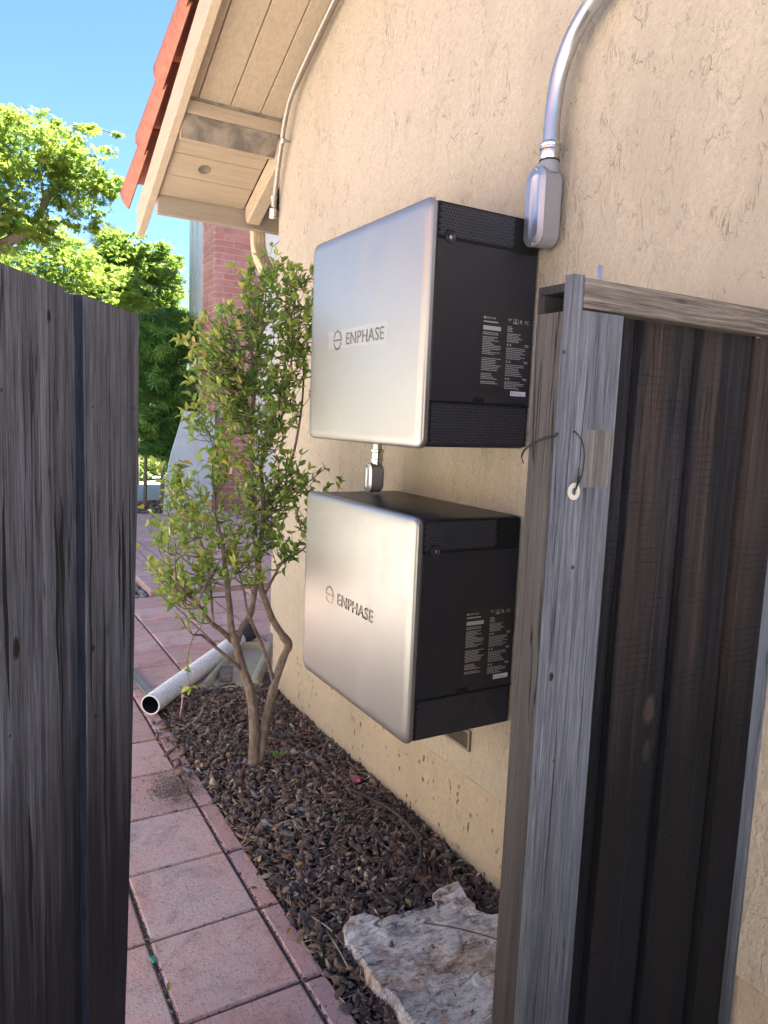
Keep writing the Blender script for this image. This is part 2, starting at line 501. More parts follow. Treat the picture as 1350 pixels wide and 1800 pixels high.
def soil_mat(name, a, b2, sc=60, d=0.008):
    m, nt, b = mat(name, 0.97, spec=0.1); s = NT(nt, b)
    v = s.coord(rnd=False)
    n = s.noise(v, sc, 6, 0.7)
    s.color(s.mix(a, b2, s.ramp(n, [(0.3, 0.0), (0.7, 1.0)]))); s.normal(s.bump(n, d)); return m
M_soil = soil_mat('soil', (0.035, 0.026, 0.02), (0.10, 0.075, 0.055))
M_joint = soil_mat('joint_grit', (0.05, 0.04, 0.035), (0.24, 0.19, 0.16), 140, 0.004)
M_ground = soil_mat('ground', (0.10, 0.085, 0.07), (0.20, 0.175, 0.145), 12, 0.01)
M_conc = soil_mat('concrete', (0.42, 0.40, 0.37), (0.52, 0.50, 0.46), 25, 0.002)

def tinted(name, stops, rough=0.9, nscale=60, bump_d=0.002, trans=0.0, spec=0.3, obj_rand=True):
    """colour picked along stops by the 'tint' attribute (dyed per piece)"""
    m, nt, b = mat(name, rough, spec=spec); s = NT(nt, b)
    at = s.n('ShaderNodeAttribute'); at.attribute_name = 'tint'
    v = s.coord()
    n = s.noise(v, nscale, 4, 0.65)
    col = s.ramp(at.outputs['Fac'], stops)
    col = s.mix(col, (0.0, 0.0, 0.0), s.ramp(n, [(0.35, 0.28), (0.6, 0.0)]))
    s.color(col)
    if bump_d > 0: s.normal(s.bump(n, bump_d))
    if trans > 0:
        tr = s.n('ShaderNodeBsdfTranslucent'); mx = s.n('ShaderNodeMixShader')
        out = [x for x in nt.nodes if x.type == 'OUTPUT_MATERIAL'][0]
        tcl = s.mix(col, (0.58, 0.80, 0.14), 0.35)
        s.l(tcl, tr.inputs['Color']); mx.inputs[0].default_value = trans
        s.l(b.outputs[0], mx.inputs[1]); s.l(tr.outputs[0], mx.inputs[2]); s.l(mx.outputs[0], out.inputs['Surface'])
    return m
M_chip = tinted('bark_mulch', [(0.0, (0.07, 0.056, 0.052)), (0.3, (0.15, 0.11, 0.092)), (0.55, (0.25, 0.155, 0.115)), (0.68, (0.31, 0.20, 0.15)), (0.72, (0.20, 0.18, 0.17)), (0.84, (0.34, 0.30, 0.265)), (0.9, (0.44, 0.24, 0.14)), (1.0, (0.60, 0.49, 0.35))], 0.9, 90, 0.003)
M_gravel = tinted('gravel', [(0.0, (0.16, 0.16, 0.15)), (0.5, (0.30, 0.30, 0.28)), (1.0, (0.45, 0.43, 0.40))], 0.8, 60, 0.001)
M_leaf = tinted('shrub_leaf', [(0.0, (0.06, 0.14, 0.035)), (0.35, (0.14, 0.27, 0.05)), (0.62, (0.31, 0.43, 0.07)), (0.85, (0.46, 0.46, 0.10)), (1.0, (0.52, 0.27, 0.11))], 0.42, 25, 0.0, 0.30, 0.5)
M_maple = tinted('maple_leaf', [(0.0, (0.08, 0.16, 0.03)), (0.5, (0.15, 0.24, 0.035)), (0.85, (0.20, 0.29, 0.05)), (1.0, (0.30, 0.31, 0.05))], 0.5, 8, 0.0, 0.52, 0.4)
M_midleaf = tinted('green_leaf', [(0.0, (0.045, 0.11, 0.03)), (0.5, (0.10, 0.19, 0.045)), (1.0, (0.22, 0.30, 0.06))], 0.5, 8, 0.0, 0.35, 0.4)
M_podo = tinted('needle_leaf', [(0.0, (0.04, 0.13, 0.035)), (0.5, (0.09, 0.24, 0.05)), (1.0, (0.22, 0.40, 0.09))], 0.5, 8, 0.0, 0.25, 0.4)
M_conifer = tinted('conifer_leaf', [(0.0, (0.05, 0.085, 0.05)), (0.5, (0.09, 0.13, 0.075)), (1.0, (0.15, 0.19, 0.11))], 0.6, 8, 0.0, 0.2, 0.3)
M_fallen = tinted('fallen_leaf', [(0.0, (0.30, 0.30, 0.06)), (0.5, (0.38, 0.26, 0.09)), (1.0, (0.34, 0.13, 0.06))], 0.7, 40, 0.0, 0.1)

def bark(name, a, b2, c3):
    m, nt, b = mat(name, 0.9, spec=0.2); s = NT(nt, b)
    v = s.coord((1, 1, 0.25)); v0 = s.coord()
    n = s.noise(v, 60, 6, 0.7)
    col = s.mix(a, b2, s.ramp(n, [(0.35, 0.0), (0.65, 1.0)]))
    col = s.mix(col, c3, s.ramp(s.noise(v0, 18, 4, 0.6), [(0.52, 0.0), (0.66, 0.7)]))
    s.color(col); s.normal(s.bump(n, 0.004)); return m
M_bark = bark('shrub_bark', (0.13, 0.095, 0.072), (0.25, 0.19, 0.15), (0.30, 0.255, 0.215))
M_twig = bark('twig_bark', (0.09, 0.06, 0.045), (0.17, 0.12, 0.09), (0.2, 0.15, 0.12))
M_tbark = bark('tree_bark', (0.13, 0.11, 0.075), (0.26, 0.23, 0.16), (0.30, 0.27, 0.2))

def brick_mat():
    m, nt, b = mat('brick_red', 0.9, spec=0.2); s = NT(nt, b)
    v = s.coord(); oi = s.n('ShaderNodeObjectInfo')
    col = s.mix((0.38, 0.19, 0.17), (0.47, 0.27, 0.24), oi.outputs['Random'])
    col = s.mix(col, (0.24, 0.10, 0.09), s.ramp(s.noise(v, 14, 4), [(0.5, 0.0), (0.7, 0.5)]))
    s.color(col); s.normal(s.bump(s.noise(v, 40, 4), 0.006)); return m
M_brick = brick_mat()
M_mortar = flat('mortar', (0.52, 0.40, 0.37), 0.95, var=0.15, scale=20, bump=0.003)

def rock_mat():
    m, nt, b = mat('flagstone', 0.75, spec=0.35); s = NT(nt, b)
    v = s.coord((1, 1, 1)); vs = s.coord((0.75, 1.5, 1), rot=(0, 0, R(42)))
    n = s.noise(vs, 9, 10, 0.80, 1.0)
    n2 = s.noise(v, 5, 6, 0.7, 0.6)
    n3 = s.noise(vs, 26, 9, 0.82, 0.8)
    n4 = s.noise(v, 130, 4, 0.8)
    col = s.mix((0.48, 0.42, 0.39), (0.88, 0.84, 0.80), s.ramp(n, [(0.44, 0.0), (0.50, 0.6), (0.55, 1.0)]))
    col = s.mix(col, (0.60, 0.38, 0.24), s.ramp(n2, [(0.50, 0.0), (0.57, 0.8)]))
    col = s.mix(col, (0.46, 0.41, 0.56), s.ramp(s.noise(v, 10, 7, 0.75, 0.8), [(0.57, 0.0), (0.62, 0.6)]))
    col = s.mix(col, (0.13, 0.10, 0.09), s.ramp(n3, [(0.42, 0.9), (0.455, 0.0)]))
    col = s.mix(col, (0.88, 0.87, 0.85), s.ramp(n3, [(0.54, 0.0), (0.58, 0.8)]))
    col = s.mix(col, (0.25, 0.21, 0.19), s.ramp(n4, [(0.36, 0.7), (0.44, 0.0)]))
    s.color(col)
    s.normal(s.bump(s.math('ADD', n, s.math('ADD', s.math('MULTIPLY', n3, 0.6), s.math('MULTIPLY', n4, 0.2))), 0.013)); return m
M_rock = rock_mat()

def brushed():
    m, nt, b = mat('champagne_metal', 0.36, 0.75, 0.5); s = NT(nt, b)
    v = s.coord()
    n = s.noise(v, 700, 2, 0.6)
    s.color(s.mix((0.325, 0.32, 0.305), (0.35, 0.345, 0.33), s.noise(v, 4, 3)))
    s.rough(s.ramp(s.noise(v, 3, 3), [(0.3, 0.36), (0.7, 0.42)]))
    dst = s.ramp(s.noise(s.coord((1, 1, 0.6)), 5, 8, 0.8, 0.6), [(0.50, 0.0), (0.72, 1.0)])
    s.rough(s.math('ADD', s.math('MULTIPLY', dst, 0.14), s.math('ADD', s.math('MULTIPLY', s.noise(v, 90, 4, 0.8), 0.08), 0.31)))
    s.normal(s.bump(n, 0.0001)); return m
M_silver = brushed()
M_mirror2, _nt, _b = mat('mid_reflection_letter', 0.2, 1.0); _b.inputs['Base Color'].default_value = (0.22, 0.20, 0.18, 1)  # same metal as the upper letters, lighter reflection put into the colour
M_mirror, _nt, _b = mat('dark_reflection_letter', 0.28, 1.0); _b.inputs['Base Color'].default_value = (0.085, 0.085, 0.07, 1)  # dark reflection on the upper letters put into the metal's colour
M_black = flat('black_plastic', (0.014, 0.016, 0.024), 0.40, var=0.08, scale=300, bump=0.00015)
M_black2 = flat('black_grille', (0.030, 0.032, 0.042), 0.5, var=0.05)
M_hole = flat('grille_hole', (0.004, 0.004, 0.005), 0.95)
M_print = flat('label_print', (0.42, 0.42, 0.43), 0.6, var=0.02)
M_lblback = flat('label_film', (0.020, 0.019, 0.018), 0.55, var=0.04)
M_sticker = flat('white_sticker', (0.70, 0.72, 0.82), 0.5, var=0.02)
M_film, _nt, _b = mat('protective_film', 0.35)
_b.inputs['Base Color'].default_value = (0.92, 0.95, 0.86, 1); _b.inputs['Alpha'].default_value = 0.055
M_galv = flat('galvanised_steel', (0.46, 0.475, 0.485), 0.30, 0.9, var=0.07, scale=10)
M_zinc = flat('zinc_fitting', (0.50, 0.50, 0.48), 0.26, 1.0, var=0.15, scale=60)
M_pipe_old = flat('dull_steel', (0.36, 0.33, 0.30), 0.45, 0.8, var=0.25, scale=50)
M_greypaint = flat('grey_enamel', (0.24, 0.24, 0.26), 0.45, 0.0, var=0.05, scale=40, bump=0.0004)
M_lid = flat('stamped_cover', (0.42, 0.43, 0.46), 0.36, 0.85, var=0.02, scale=12)
M_rubber = flat('black_rubber', (0.02, 0.02, 0.02), 0.7)
M_whitepipe = flat('white_corrugated', (0.80, 0.80, 0.79), 0.6, var=0.10, scale=25)
M_splash = flat('splash_block_beige', (0.40, 0.36, 0.25), 0.8, var=0.18, scale=18, bump=0.001)
M_downspout = painted('painted_downspout', (0.58, 0.47, 0.32), 'z')
M_whitetrim = flat('white_trim', (0.62, 0.62, 0.58), 0.7, var=0.05)
M_slab = flat('pale_slab', (0.42, 0.50, 0.55), 0.75, var=0.30, scale=4, bump=0.002)
M_utility = flat('grey_box_paint', (0.30, 0.32, 0.34), 0.5)
M_washer = flat('old_white_washer', (0.66, 0.63, 0.54), 0.5, 0.1, var=0.15, scale=200)
M_wire = flat('black_wire', (0.018, 0.018, 0.02), 0.45, 0.3)
M_nail = flat('rusty_nail', (0.10, 0.07, 0.055), 0.6, 0.7)
M_pink = flat('pink_petal', (0.55, 0.08, 0.20), 0.6, var=0.2, scale=60)
M_plug = flat('vent_screen', (0.22, 0.19, 0.15), 0.6, 0.4)

# ------------------------------------------------------------------ ground and terrain
bm = new(); box(bm, -120, 120, -40, 220, -0.9, -0.055)
tag(obj('ground', bm, M_ground), kind='structure', label='bare brown ground under and beyond everything')

# soil of the planting bed, gently mounded
def bed_h(x, y):
    base = -0.012 + 0.028*math.exp(-((x-1.2)/0.28)**2) + 0.012*noise.noise(Vector((x*3, y*3, 0)))
    return base
bed_root = thing('planting_bed', (1.2, 2.4, 0), 'dark bark mulch bed along the foot of the tan stucco wall', 'planting bed', kind='structure')
del bed_root['category']
bm = new()
nx, ny = 16, 60
g = [[bm.verts.new((0.865+0.70*i/nx, 0.2+3.78*j/ny, bed_h(0.865+0.70*i/nx, 0.2+3.78*j/ny)-0.006)) for i in range(nx+1)] for j in range(ny+1)]
for j in range(ny):
    for i in range(nx):
        bm.faces.new((g[j][i], g[j][i+1], g[j+1][i+1], g[j+1][i]))
obj('soil', bm, M_soil, bed_root, smooth=True)

# ------------------------------------------------------------------ house
HX = 1.55
SL = 0.46
def roof_z(y):                       # underside of the upper roof deck
    return 3.155 - SL*(y-3.93)
RIDGE_Y = -2.6
house = thing('house', (1.56, 3.96, 0), 'tan stucco house with wood eave and red barrel roof tiles on the right', 'house')
# stem wall and gable wall
bm = new(); box(bm, 1.572, 1.75, -2.9, 3.945, -0.3, 0.325)
obj('foundation', bm, M_base, house)
bm = new()
pts = [(3.95, 0.325), (3.95, roof_z(3.95)+0.02), (RIDGE_Y, roof_z(RIDGE_Y)+0.02), (-2.9, roof_z(RIDGE_Y)-0.12), (-2.9, 0.325)]
prism(bm, pts, 'x', HX, 1.75, 0.012)
obj('wall', bm, M_wall, house)
bm = new(); box(bm, 1.75, 4.2, 3.75, 3.94, -0.3, 3.1)
obj('front_wall', bm, M_wall, house)
bm = new()
prism(bm, [(4.62, roof_z(4.62)+0.03), (RIDGE_Y, roof_z(RIDGE_Y)+0.03), (-3.0, roof_z(RIDGE_Y)-0.15), (-3.0, roof_z(RIDGE_Y)-0.09), (RIDGE_Y, roof_z(RIDGE_Y)+0.09), (4.62, roof_z(4.62)+0.09)], 'x', 1.04, 10.0)
obj('roof_deck', bm, M_tile, house)
bm = new(); box(bm, 9.6, 9.8, -2.9, 3.9, -0.3, 3.0)
obj('back_wall', bm, M_wall, house)
bm = new(); box(bm, 1.76, 9.6, -2.9, -2.75, -0.3, 6.0)
obj('rear_wall', bm, M_wall, house)
# tall wing at the back right (shades the walk)
bm = new(); box(bm, 4.2, 10, 3.95, 15.4, -0.3, 6.0)
obj('wing_wall', bm, M_frontwall, house)
bm = new(); box(bm, 4.17, 4.32, 15.28, 15.46, -0.3, 6.0); box(bm, 4.175, 4.2, 14.98, 15.20, -0.3, 6.0)
obj('corner_trim', bm, M_whitetrim, house)
bm = new(); box(bm, 4.0, 10.2, 3.97, 15.7, 6.0, 6.15)
obj('wing_roof', bm, M_tile, house)

# upper soffit planks run down the slope, joints seen from below
xs = [1.037, 1.096, 1.263, 1.425, 1.549]
def slope_box(bm, x0, x1, y0, y1, zoff0, zoff1, bev=0.0):
    z = lambda y: roof_z(y)
    prism(bm, [(y0, z(y0)+zoff0), (y1, z(y1)+zoff0), (y1, z(y1)+zoff1), (y0, z(y0)+zoff1)], 'x', x0, x1, bev)
for i in range(4):
    bm = new(); slope_box(bm, xs[i]+0.0028, xs[i+1]-0.0028, -2.5, 3.925, 0.0, 0.02, 0.002)
    obj('soffit_plank', bm, M_plank_y, house)
bm = new(); slope_box(bm, 1.037, 1.549, -2.5, 3.925, 0.021, 0.028)
obj('soffit_gap', bm, M_dark, house)
# lower planks run across, from lookouts to fascia
yb = [4.035, 4.208, 4.366, 4.527]
for i in range(3):
    bm = new()
    prism(bm, [(yb[i]+0.0045, roof_z(yb[i])-0.052), (yb[i+1]-0.0045, roof_z(yb[i+1])-0.052), (yb[i+1]-0.0045, roof_z(yb[i+1])-0.034), (yb[i]+0.0045, roof_z(yb[i])-0.034)], 'x', 1.037, 1.548, 0.0015)
    obj('soffit_plank', bm, M_plank_x, house)
bm = new(); prism(bm, [(4.0, roof_z(4.0)-0.03), (4.53, roof_z(4.53)-0.03), (4.53, roof_z(4.53)-0.02), (4.0, roof_z(4.0)-0.02)], 'x', 1.037, 1.75)
obj('soffit_gap', bm, M_dark, house)
# round vent plug in the middle lower plank
yc = 4.285; zc = roof_z(yc)-0.053
nrm = Vector((0, -SL, -1)).normalized()
bm = new(); lathe(bm, (1.235, yc, zc), nrm, [(0.0, 0.034), (0.0015, 0.034), (0.0015, 0.029), (0.0008, 0.028)], 20)
obj('vent_plug', bm, M_plug, house, smooth=True)
# lookouts
bm = new(); box(bm, 1.037, 1.549, 3.928, 3.962, 3.095, 3.162, 0.002)
obj('lookout', bm, M_plank_x, house)
bm = new(); box(bm, 1.037, 1.549, 3.9135, 3.9275, 3.150, 3.172, 0.001)
obj('nailer', bm, M_blotched, house, label='dark blotched nailer strip')  # darker, blotchier colour than the lookout behind it
bm = new(); prism(bm, [(3.966, 3.092), (4.028, 2.995), (4.028, 3.11), (3.966, 3.11)], 'x', 1.037, 1.549)
obj('lookout', bm, M_blotched, house, label='soot-blackened lookout')
bm = new(); box(bm, 1.037, 1.549, 4.0285, 4.048, 2.99, 3.10, 0.002)
obj('lookout', bm, M_plank_x, house)
# eave fascia
bm = new(); box(bm, 1.037, 4.2, 4.532, 4.575, 2.725, 2.865, 0.003)
obj('fascia', bm, M_trim_x, house)
# rafter beside the wall, plumb-cut tail
bm = new(); prism(bm, [(3.955, roof_z(3.955)-0.17), (4.47, roof_z(4.47)-0.17), (4.50, roof_z(4.50)-0.11), (4.50, roof_z(4.50)-0.054), (3.955, roof_z(3.955)-0.054)], 'x', 1.552, 1.632, 0.004)
obj('rafter', bm, M_trim_y, house)
# barge board
def bz(y): return 2.65 + 0.452*(4.87-y)
bm = new(); prism(bm, [(4.87, bz(4.87)), (4.87, bz(4.87)+0.165), (-2.6, bz(-2.6)+0.165), (-2.6, bz(-2.6))], 'x', 0.988, 1.033, 0.003)
obj('barge_board', bm, M_trim_y, house)

# barrel tiles along the rake, each its own part (shared mesh), plus the next course above
def tile_mesh(r0, r1, ln, th=0.013, n=12, a0=-20, a1=226):
    bm = new()
    loops = []
    for t, r in ((0.0, r0), (0.04, r0), (1.0, r1)):
        o = []; i_ = []
        for k in range(n+1):
            a = R(a0+(a1-a0)*k/n)
            cut = 0.0
            if t == 0.0: cut = 0.045*abs(math.cos(a))**2
            o.append((math.cos(a)*r, -t*ln+ (-cut), math.sin(a)*r))
            i_.append((math.cos(a)*(r-th), -t*ln+(-cut), math.sin(a)*(r-th)))
        loops.append(o + i_[::-1])
    loft(bm, loops, True, True, True)
    bmesh.ops.recalc_face_normals(bm, faces=bm.faces)
    me = bpy.data.meshes.new('roof_tile'); bm.to_mesh(me); bm.free()
    me.materials.append(M_tile)
    me.polygons.foreach_set('use_smooth', [True]*len(me.polygons))
    me.set_sharp_from_angle(angle=R(40))
    return me
TM = tile_mesh(0.130, 0.100, 0.53)
pit = math.atan(0.452)
def put_tile(x, y, z, tilt=0.0, dx=0.0):
    M = Matrix.Translation(Vector((x, y, z))) @ Matrix.Rotation(-(pit+tilt), 4, 'X') @ Matrix.Rotation(dx, 4, 'Z')
    Mp = WM[house.name].inverted() @ M
    return link_mesh('roof_tile', TM, house, Mp)
for k in range(17):
    y = 5.02 - 0.44*k + random.uniform(-0.008, 0.008)
    put_tile(1.043, y-0.02, bz(y)+0.315, -0.035, random.uniform(-0.012, 0.012))
for c in range(1, 3):
    for k in range(17):
        y = 4.86 - 0.405*k + random.uniform(-0.01, 0.01)
        put_tile(1.043+0.235*c, y, bz(y)+0.325, -0.03)
# nail holes on rake tiles
bm = new()
for k in range(9):
    y = 5.0-0.44*k
    for dy, a in ((-0.12, 200), (-0.29, 196)):
        yy = y+dy; rr = 0.1095
        rr = 0.110+0.036*dy; cx, cz = 1.043+math.cos(R(a))*rr, bz(yy)+0.318+0.035*(-dy)*0+math.sin(R(a))*rr
        lathe(bm, (cx-0.001, yy, cz), (-1, 0, 0), [(0, 0.005), (0.002, 0.005)], 8)
obj('nail_holes', bm, M_dark, house)['kind'] = 'stuff'

# chimney, built of single bricks
CH = (3.49, 3.96, 11.5, 12.25)
bm = new(); box(bm, CH[0]+0.012, 4.2, CH[2]+0.012, CH[3]-0.012, -0.1, 6.8)
obj('chimney_core', bm, M_mortar, house)
def brick_mesh(l, d, h):
    bm = new(); box(bm, -l/2, l/2, -d/2, d/2, 0, h, 0.004)
    me = bpy.data.meshes.new('brick'); bm.to_mesh(me); bm.free(); me.materials.append(M_brick); return me
BH, BL = 0.098, 0.30
BMx = brick_mesh(BL-0.016, 0.09, BH-0.017); BMs = brick_mesh(BL/2-0.016, 0.09, BH-0.017)
BMy = brick_mesh(0.09, BL-0.05, BH-0.017)
nb = 0
for k in range(0, 47):
    z = 0.02+BH*k
    off = (k % 2)*BL/2
    xx = CH[0]
    while xx < 4.18:
        if off and xx == CH[0]:
            l, me = BL/2, BMs
        else: l, me = BL, BMx
        if xx+l <= 4.3:
            o = link_mesh('brick', me, house, WM[house.name].inverted() @ Matrix.Translation((xx+l/2, CH[2]+0.045+random.uniform(-.003, .003), z))); nb += 1
        xx += l
    for j in range(3):
        yy = CH[2]+0.23+0.262*j+ (0.0 if k % 2 else 0.03)
        if yy < CH[3]:
            link_mesh('brick', BMy, house, WM[house.name].inverted() @ Matrix.Translation((CH[0]+0.045+random.uniform(-.003, .003), yy-0.02, z))); nb += 1
bm = new(); box(bm, 3.55, 3.78, 11.42, 11.5, 1.50, 1.80, 0.004); box(bm, 3.53, 3.80, 11.41, 11.5, 1.80, 1.815, 0.002)
tag(obj('utility_box', bm, M_utility), 'small grey metal box fixed to the red brick chimney behind the shrub', 'utility box')

# foundation vent under the lower battery
vent = thing('foundation_vent', (1.57, 2.08, 0.40), 'rusty brown mesh foundation vent in the stucco just below the lower battery', 'vent')
bm = new()
box(bm, 1.540, 1.5485, 1.985, 2.22, 0.502, 0.512); box(bm, 1.540, 1.5485, 1.985, 2.22, 0.436, 0.446)
box(bm, 1.540, 1.5485, 1.985, 1.995, 0.446, 0.502); box(bm, 1.540, 1.5485, 2.21, 2.22, 0.446, 0.502)
obj('frame', bm, M_plug, vent)
bm = new(); box(bm, 1.5465, 1.5485, 1.995, 2.21, 0.446, 0.502)
obj('backing', bm, M_dark, vent)
bm = new()
for i in range(24): box(bm, 1.5425, 1.5437, 1.999+i*0.0087, 2.0002+i*0.0087, 0.446, 0.502)
for i in range(7): box(bm, 1.5438, 1.545, 1.995, 2.21, 0.450+i*0.0078, 0.4512+i*0.0078)
obj('screen', bm, M_plug, vent)

# ------------------------------------------------------------------ text helper
def text_mesh(body, height, length, extr=0.0008, font_sp=1.0):
    cu = bpy.data.curves.new('t', 'FONT'); cu.body = body; cu.size = 1.0; cu.extrude = 0.0
    cu.space_character = 1.07; cu.offset = 0.003
    cu.resolution_u = 3
    o = bpy.data.objects.new('t', cu); COL.objects.link(o)
    dg = bpy.context.evaluated_depsgraph_get(); dg.update()
    me = bpy.data.meshes.new_from_object(o.evaluated_get(dg))
    bm = new(); bm.from_mesh(me)
    bpy.data.objects.remove(o); bpy.data.curves.remove(cu); bpy.data.meshes.remove(me)
    xs_ = [v.co.x for v in bm.verts]; ys_ = [v.co.y for v in bm.verts]
    x0, x1, y0, y1 = min(xs_), max(xs_), min(ys_), max(ys_)
    for v in bm.verts:
        v.co = Vector(((v.co.x-x0)/(x1-x0)*length, (v.co.y-y0)/(y1-y0)*height, 0))
    if extr > 0:
        r = bmesh.ops.extrude_face_region(bm, geom=list(bm.faces))
        for e in r['geom']:
            if isinstance(e, bmesh.types.BMVert): e.co.z += extr
    return bm

# ------------------------------------------------------------------ batteries
def rrect(w0, w1, h0, h1, r, n=5):
    out = []
    for (cx, cy, a) in ((w1-r, h1-r, 0), (w0+r, h1-r, 90), (w0+r, h0+r, 180), (w1-r, h0+r, 270)):
        for k in range(n+1):
            t = R(a+90*k/n); out.append((cx+r*math.cos(t), cy+r*math.sin(t)))
    return out

def grille(parent, x0, x1, z0, z1, yf, pitch=0.0098, rh=0.0031, skip=None):
    """real perforated sheet: hex cells with a hex hole each, facing -Y"""
    V = []; F = []
    rowh = pitch*0.866
    nr = int((z1-z0)/rowh); nc = int((x1-x0)/pitch)
    for r in range(nr):
        for c in range(nc):
            cx = x0+pitch*(c+0.5+(0.5 if r % 2 else 0)); cz = z0+rowh*(r+0.5)
            if cx+pitch/2 > x1 or (skip and skip(cx, cz)): continue
            b0 = len(V)
            for k in range(6):
                a = R(30+60*k); V.append((cx+math.cos(a)*pitch/math.sqrt(3), yf, cz+math.sin(a)*pitch/math.sqrt(3)))
            for k in range(6):
                a = R(30+60*k); V.append((cx+math.cos(a)*rh, yf, cz+math.sin(a)*rh))
            for k in range(6):
                a = R(30+60*k); V.append((cx+math.cos(a)*rh, yf+0.002, cz+math.sin(a)*rh))
            for k in range(6):
                j = (k+1) % 6
                F.append((b0+k, b0+j, b0+6+j, b0+6+k)); F.append((b0+6+k, b0+6+j, b0+12+j, b0+12+k))
    return from_np('grille', V, F, M_black2, parent)

def battery(z0, label, film):
    z1 = z0+0.70
    t = thing('battery', (1.55, 2.18, z0), label, 'home battery', group='wall batteries')
    # black body
    bm = new(); box(bm, 1.168, 1.546, 1.790, 2.568, z0+0.006, z1-0.006, 0.014, seg=3)
    obj('body', bm, M_black, t, smooth=True)
    # pillow-edged front cover
    bm = new()
    def loop(x, ins, r):
        return [(x, y, z) for y, z in rrect(1.783+ins, 2.575-ins, z0+ins, z1-ins, r, 6)]
    prof = [(1.1675, 0.0, 0.030), (1.158, 0.0, 0.030)]
    for k in range(1, 7):
        a = R(90*k/6)
        prof.append((1.158-0.013*math.sin(a), 0.034*(1-math.cos(a)), 0.030))
    loops = [loop(*p) for p in prof]
    loft(bm, loops)
    obj('front_cover', bm, M_silver, t, smooth=True)
    # side panel with openings left for the grilles: framed from strips
    yf = 1.7872
    bm = new()
    box(bm, 1.176, 1.540, yf, 1.7905, z0+0.142, z1-0.112, 0.0006)       # middle sheet
    obj('side_panel', bm, M_black, t)
    bm = new(); box(bm, 1.176, 1.540, 1.7896, 1.7902, z1-0.110, z1-0.010)
    obj('grille_backing', bm, M_hole, t)
    bm = new(); box(bm, 1.176, 1.540, 1.7896, 1.7902, z0+0.012, z0+0.136)
    obj('grille_backing', bm, M_hole, t)
    sx, sz = 1.219, z1-0.103
    grille(t, 1.178, 1.452, z1-0.100, z1-0.012, yf, skip=lambda x, z: (x-sx)**2+(z-sz)**2 < 0.021**2)
    grille(t, 1.178, 1.538, z0+0.014, z0+0.134, yf)
    # recessed handle at the top rear
    bm = new(); box(bm, 1.458, 1.540, yf+0.0005, 1.7902, z1-0.108, z1-0.016, 0.0006)
    obj('handle_plate', bm, M_hole, t)
    # recessed fixing screw
    bm = new(); lathe(bm, (sx, yf-0.0040, sz), (0, 1, 0), [(0.0044, 0.0175), (0.001, 0.0165), (0, 0.0150), (0.0008, 0.0135), (0.0034, 0.0105), (0.0034, 0.0)], 20, cap=False)
    c = obj('screw_cup', bm, M_black, t, smooth=True)
    bm = new(); lathe(bm, (sx+0.001, yf-0.0025, sz), (0, 1, 0), [(0, 0.0), (0.0004, 0.0042), (0.001, 0.0055), (0.0019, 0.0055)], 12, cap=False)
    obj('screw', bm, M_zinc, t, smooth=True)
    # seam and finger notch above the lower grille
    bm = new(); box(bm, 1.172, 1.543, yf-0.0003, yf+0.0006, z0+0.1355, z0+0.1405)
    obj('seam', bm, M_hole, t)
    bm = new(); prism(bm, [(x, z) for x, z in rrect(1.327, 1.368, z0+0.1345, z0+0.156, 0.007, 4)], 'y', yf-0.0009, yf-0.0002)
    obj('finger_notch', bm, M_hole, t)
    # polished lettering on the cover
    Z = z0+0.3245
    Mt = Matrix(((0, 0, -1, 1.1444), (-1, 0, 0, 2.272), (0, 1, 0, Z), (0, 0, 0, 1)))
    bm = text_mesh('ENPHASE', 0.0405, 0.256); bm.transform(Mt)
    obj('lettering', bm, M_mirror if film else M_mirror2, t)
    # round mark: bar across a split ring
    bm = new()
    cy, cz, ro, ri = 2.338, Z+0.0195, 0.0335, 0.0268
    def arc(a0, a1, dy=0.0, dz=0.0):
        n = 14; A = []; B = []
        for k in range(n+1):
            a = R(a0+(a1-a0)*k/n)
            A.append((cy-math.cos(a)*ro*0.95+dy, cz+math.sin(a)*ro+dz)); B.append((cy-math.cos(a)*ri*0.95+dy, cz+math.sin(a)*ri+dz))
        poly = A+B[::-1]
        vs = [bm.verts.new((1.1438, y, z)) for y, z in poly]; vb = [bm.verts.new((1.1446, y, z)) for y, z in poly]
        m_ = len(poly)
        for k in range(n):
            bm.faces.new((vs[k], vs[k+1], vs[m_-2-k], vs[m_-1-k]))
        for k in range(m_):
            j = (k+1) % m_; bm.faces.new((vs[k], vs[j], vb[j], vb[k]))
    arc(0, 165); arc(198, 345)
    box(bm, 1.1438, 1.1446, cy-0.0315, cy+0.034, cz-0.0035, cz+0.0035)
    obj('round_mark', bm, M_mirror if film else M_mirror2, t)
    if film:
        bm = new(); box(bm, 1.1425, 1.1429, 1.989, 2.405, Z-0.009, Z+0.053)
        obj('clear_film', bm, M_film, t)
    # printed data label on the side
    y = yf-0.0006
    lab = new(); prism(lab, [(1.342, z0+0.183), (1.532, z0+0.183), (1.532, z0+0.412), (1.342, z0+0.412)], 'y', y, yf-0.0002)
    lb = obj('label', lab, M_lblback, t)
    def tput(body, x, z, h, ln):
        b_ = text_mesh(body, h, ln, 0.0)
        b_.transform(Matrix(((1, 0, 0, x), (0, 0, -1, y-0.0005), (0, 1, 0, z), (0, 0, 0, 1)))); return b_
    pr = new()
    def join(b_):
        me = bpy.data.meshes.new('j'); b_.to_mesh(me); pr.from_mesh(me); bpy.data.meshes.remove(me); b_.free()
    LX, RX = 1.350, 1.441
    join(tput('ENPHASE', LX+0.009, z0+0.388, 0.0055, 0.036))
    lathe(pr, (LX+0.0035, y-0.0006, z0+0.3907), (0, 1, 0), [(0, 0.0035), (0.0003, 0.0035)], 12)
    join(tput('FC', 1.507, z0+0.383, 0.011, 0.015))
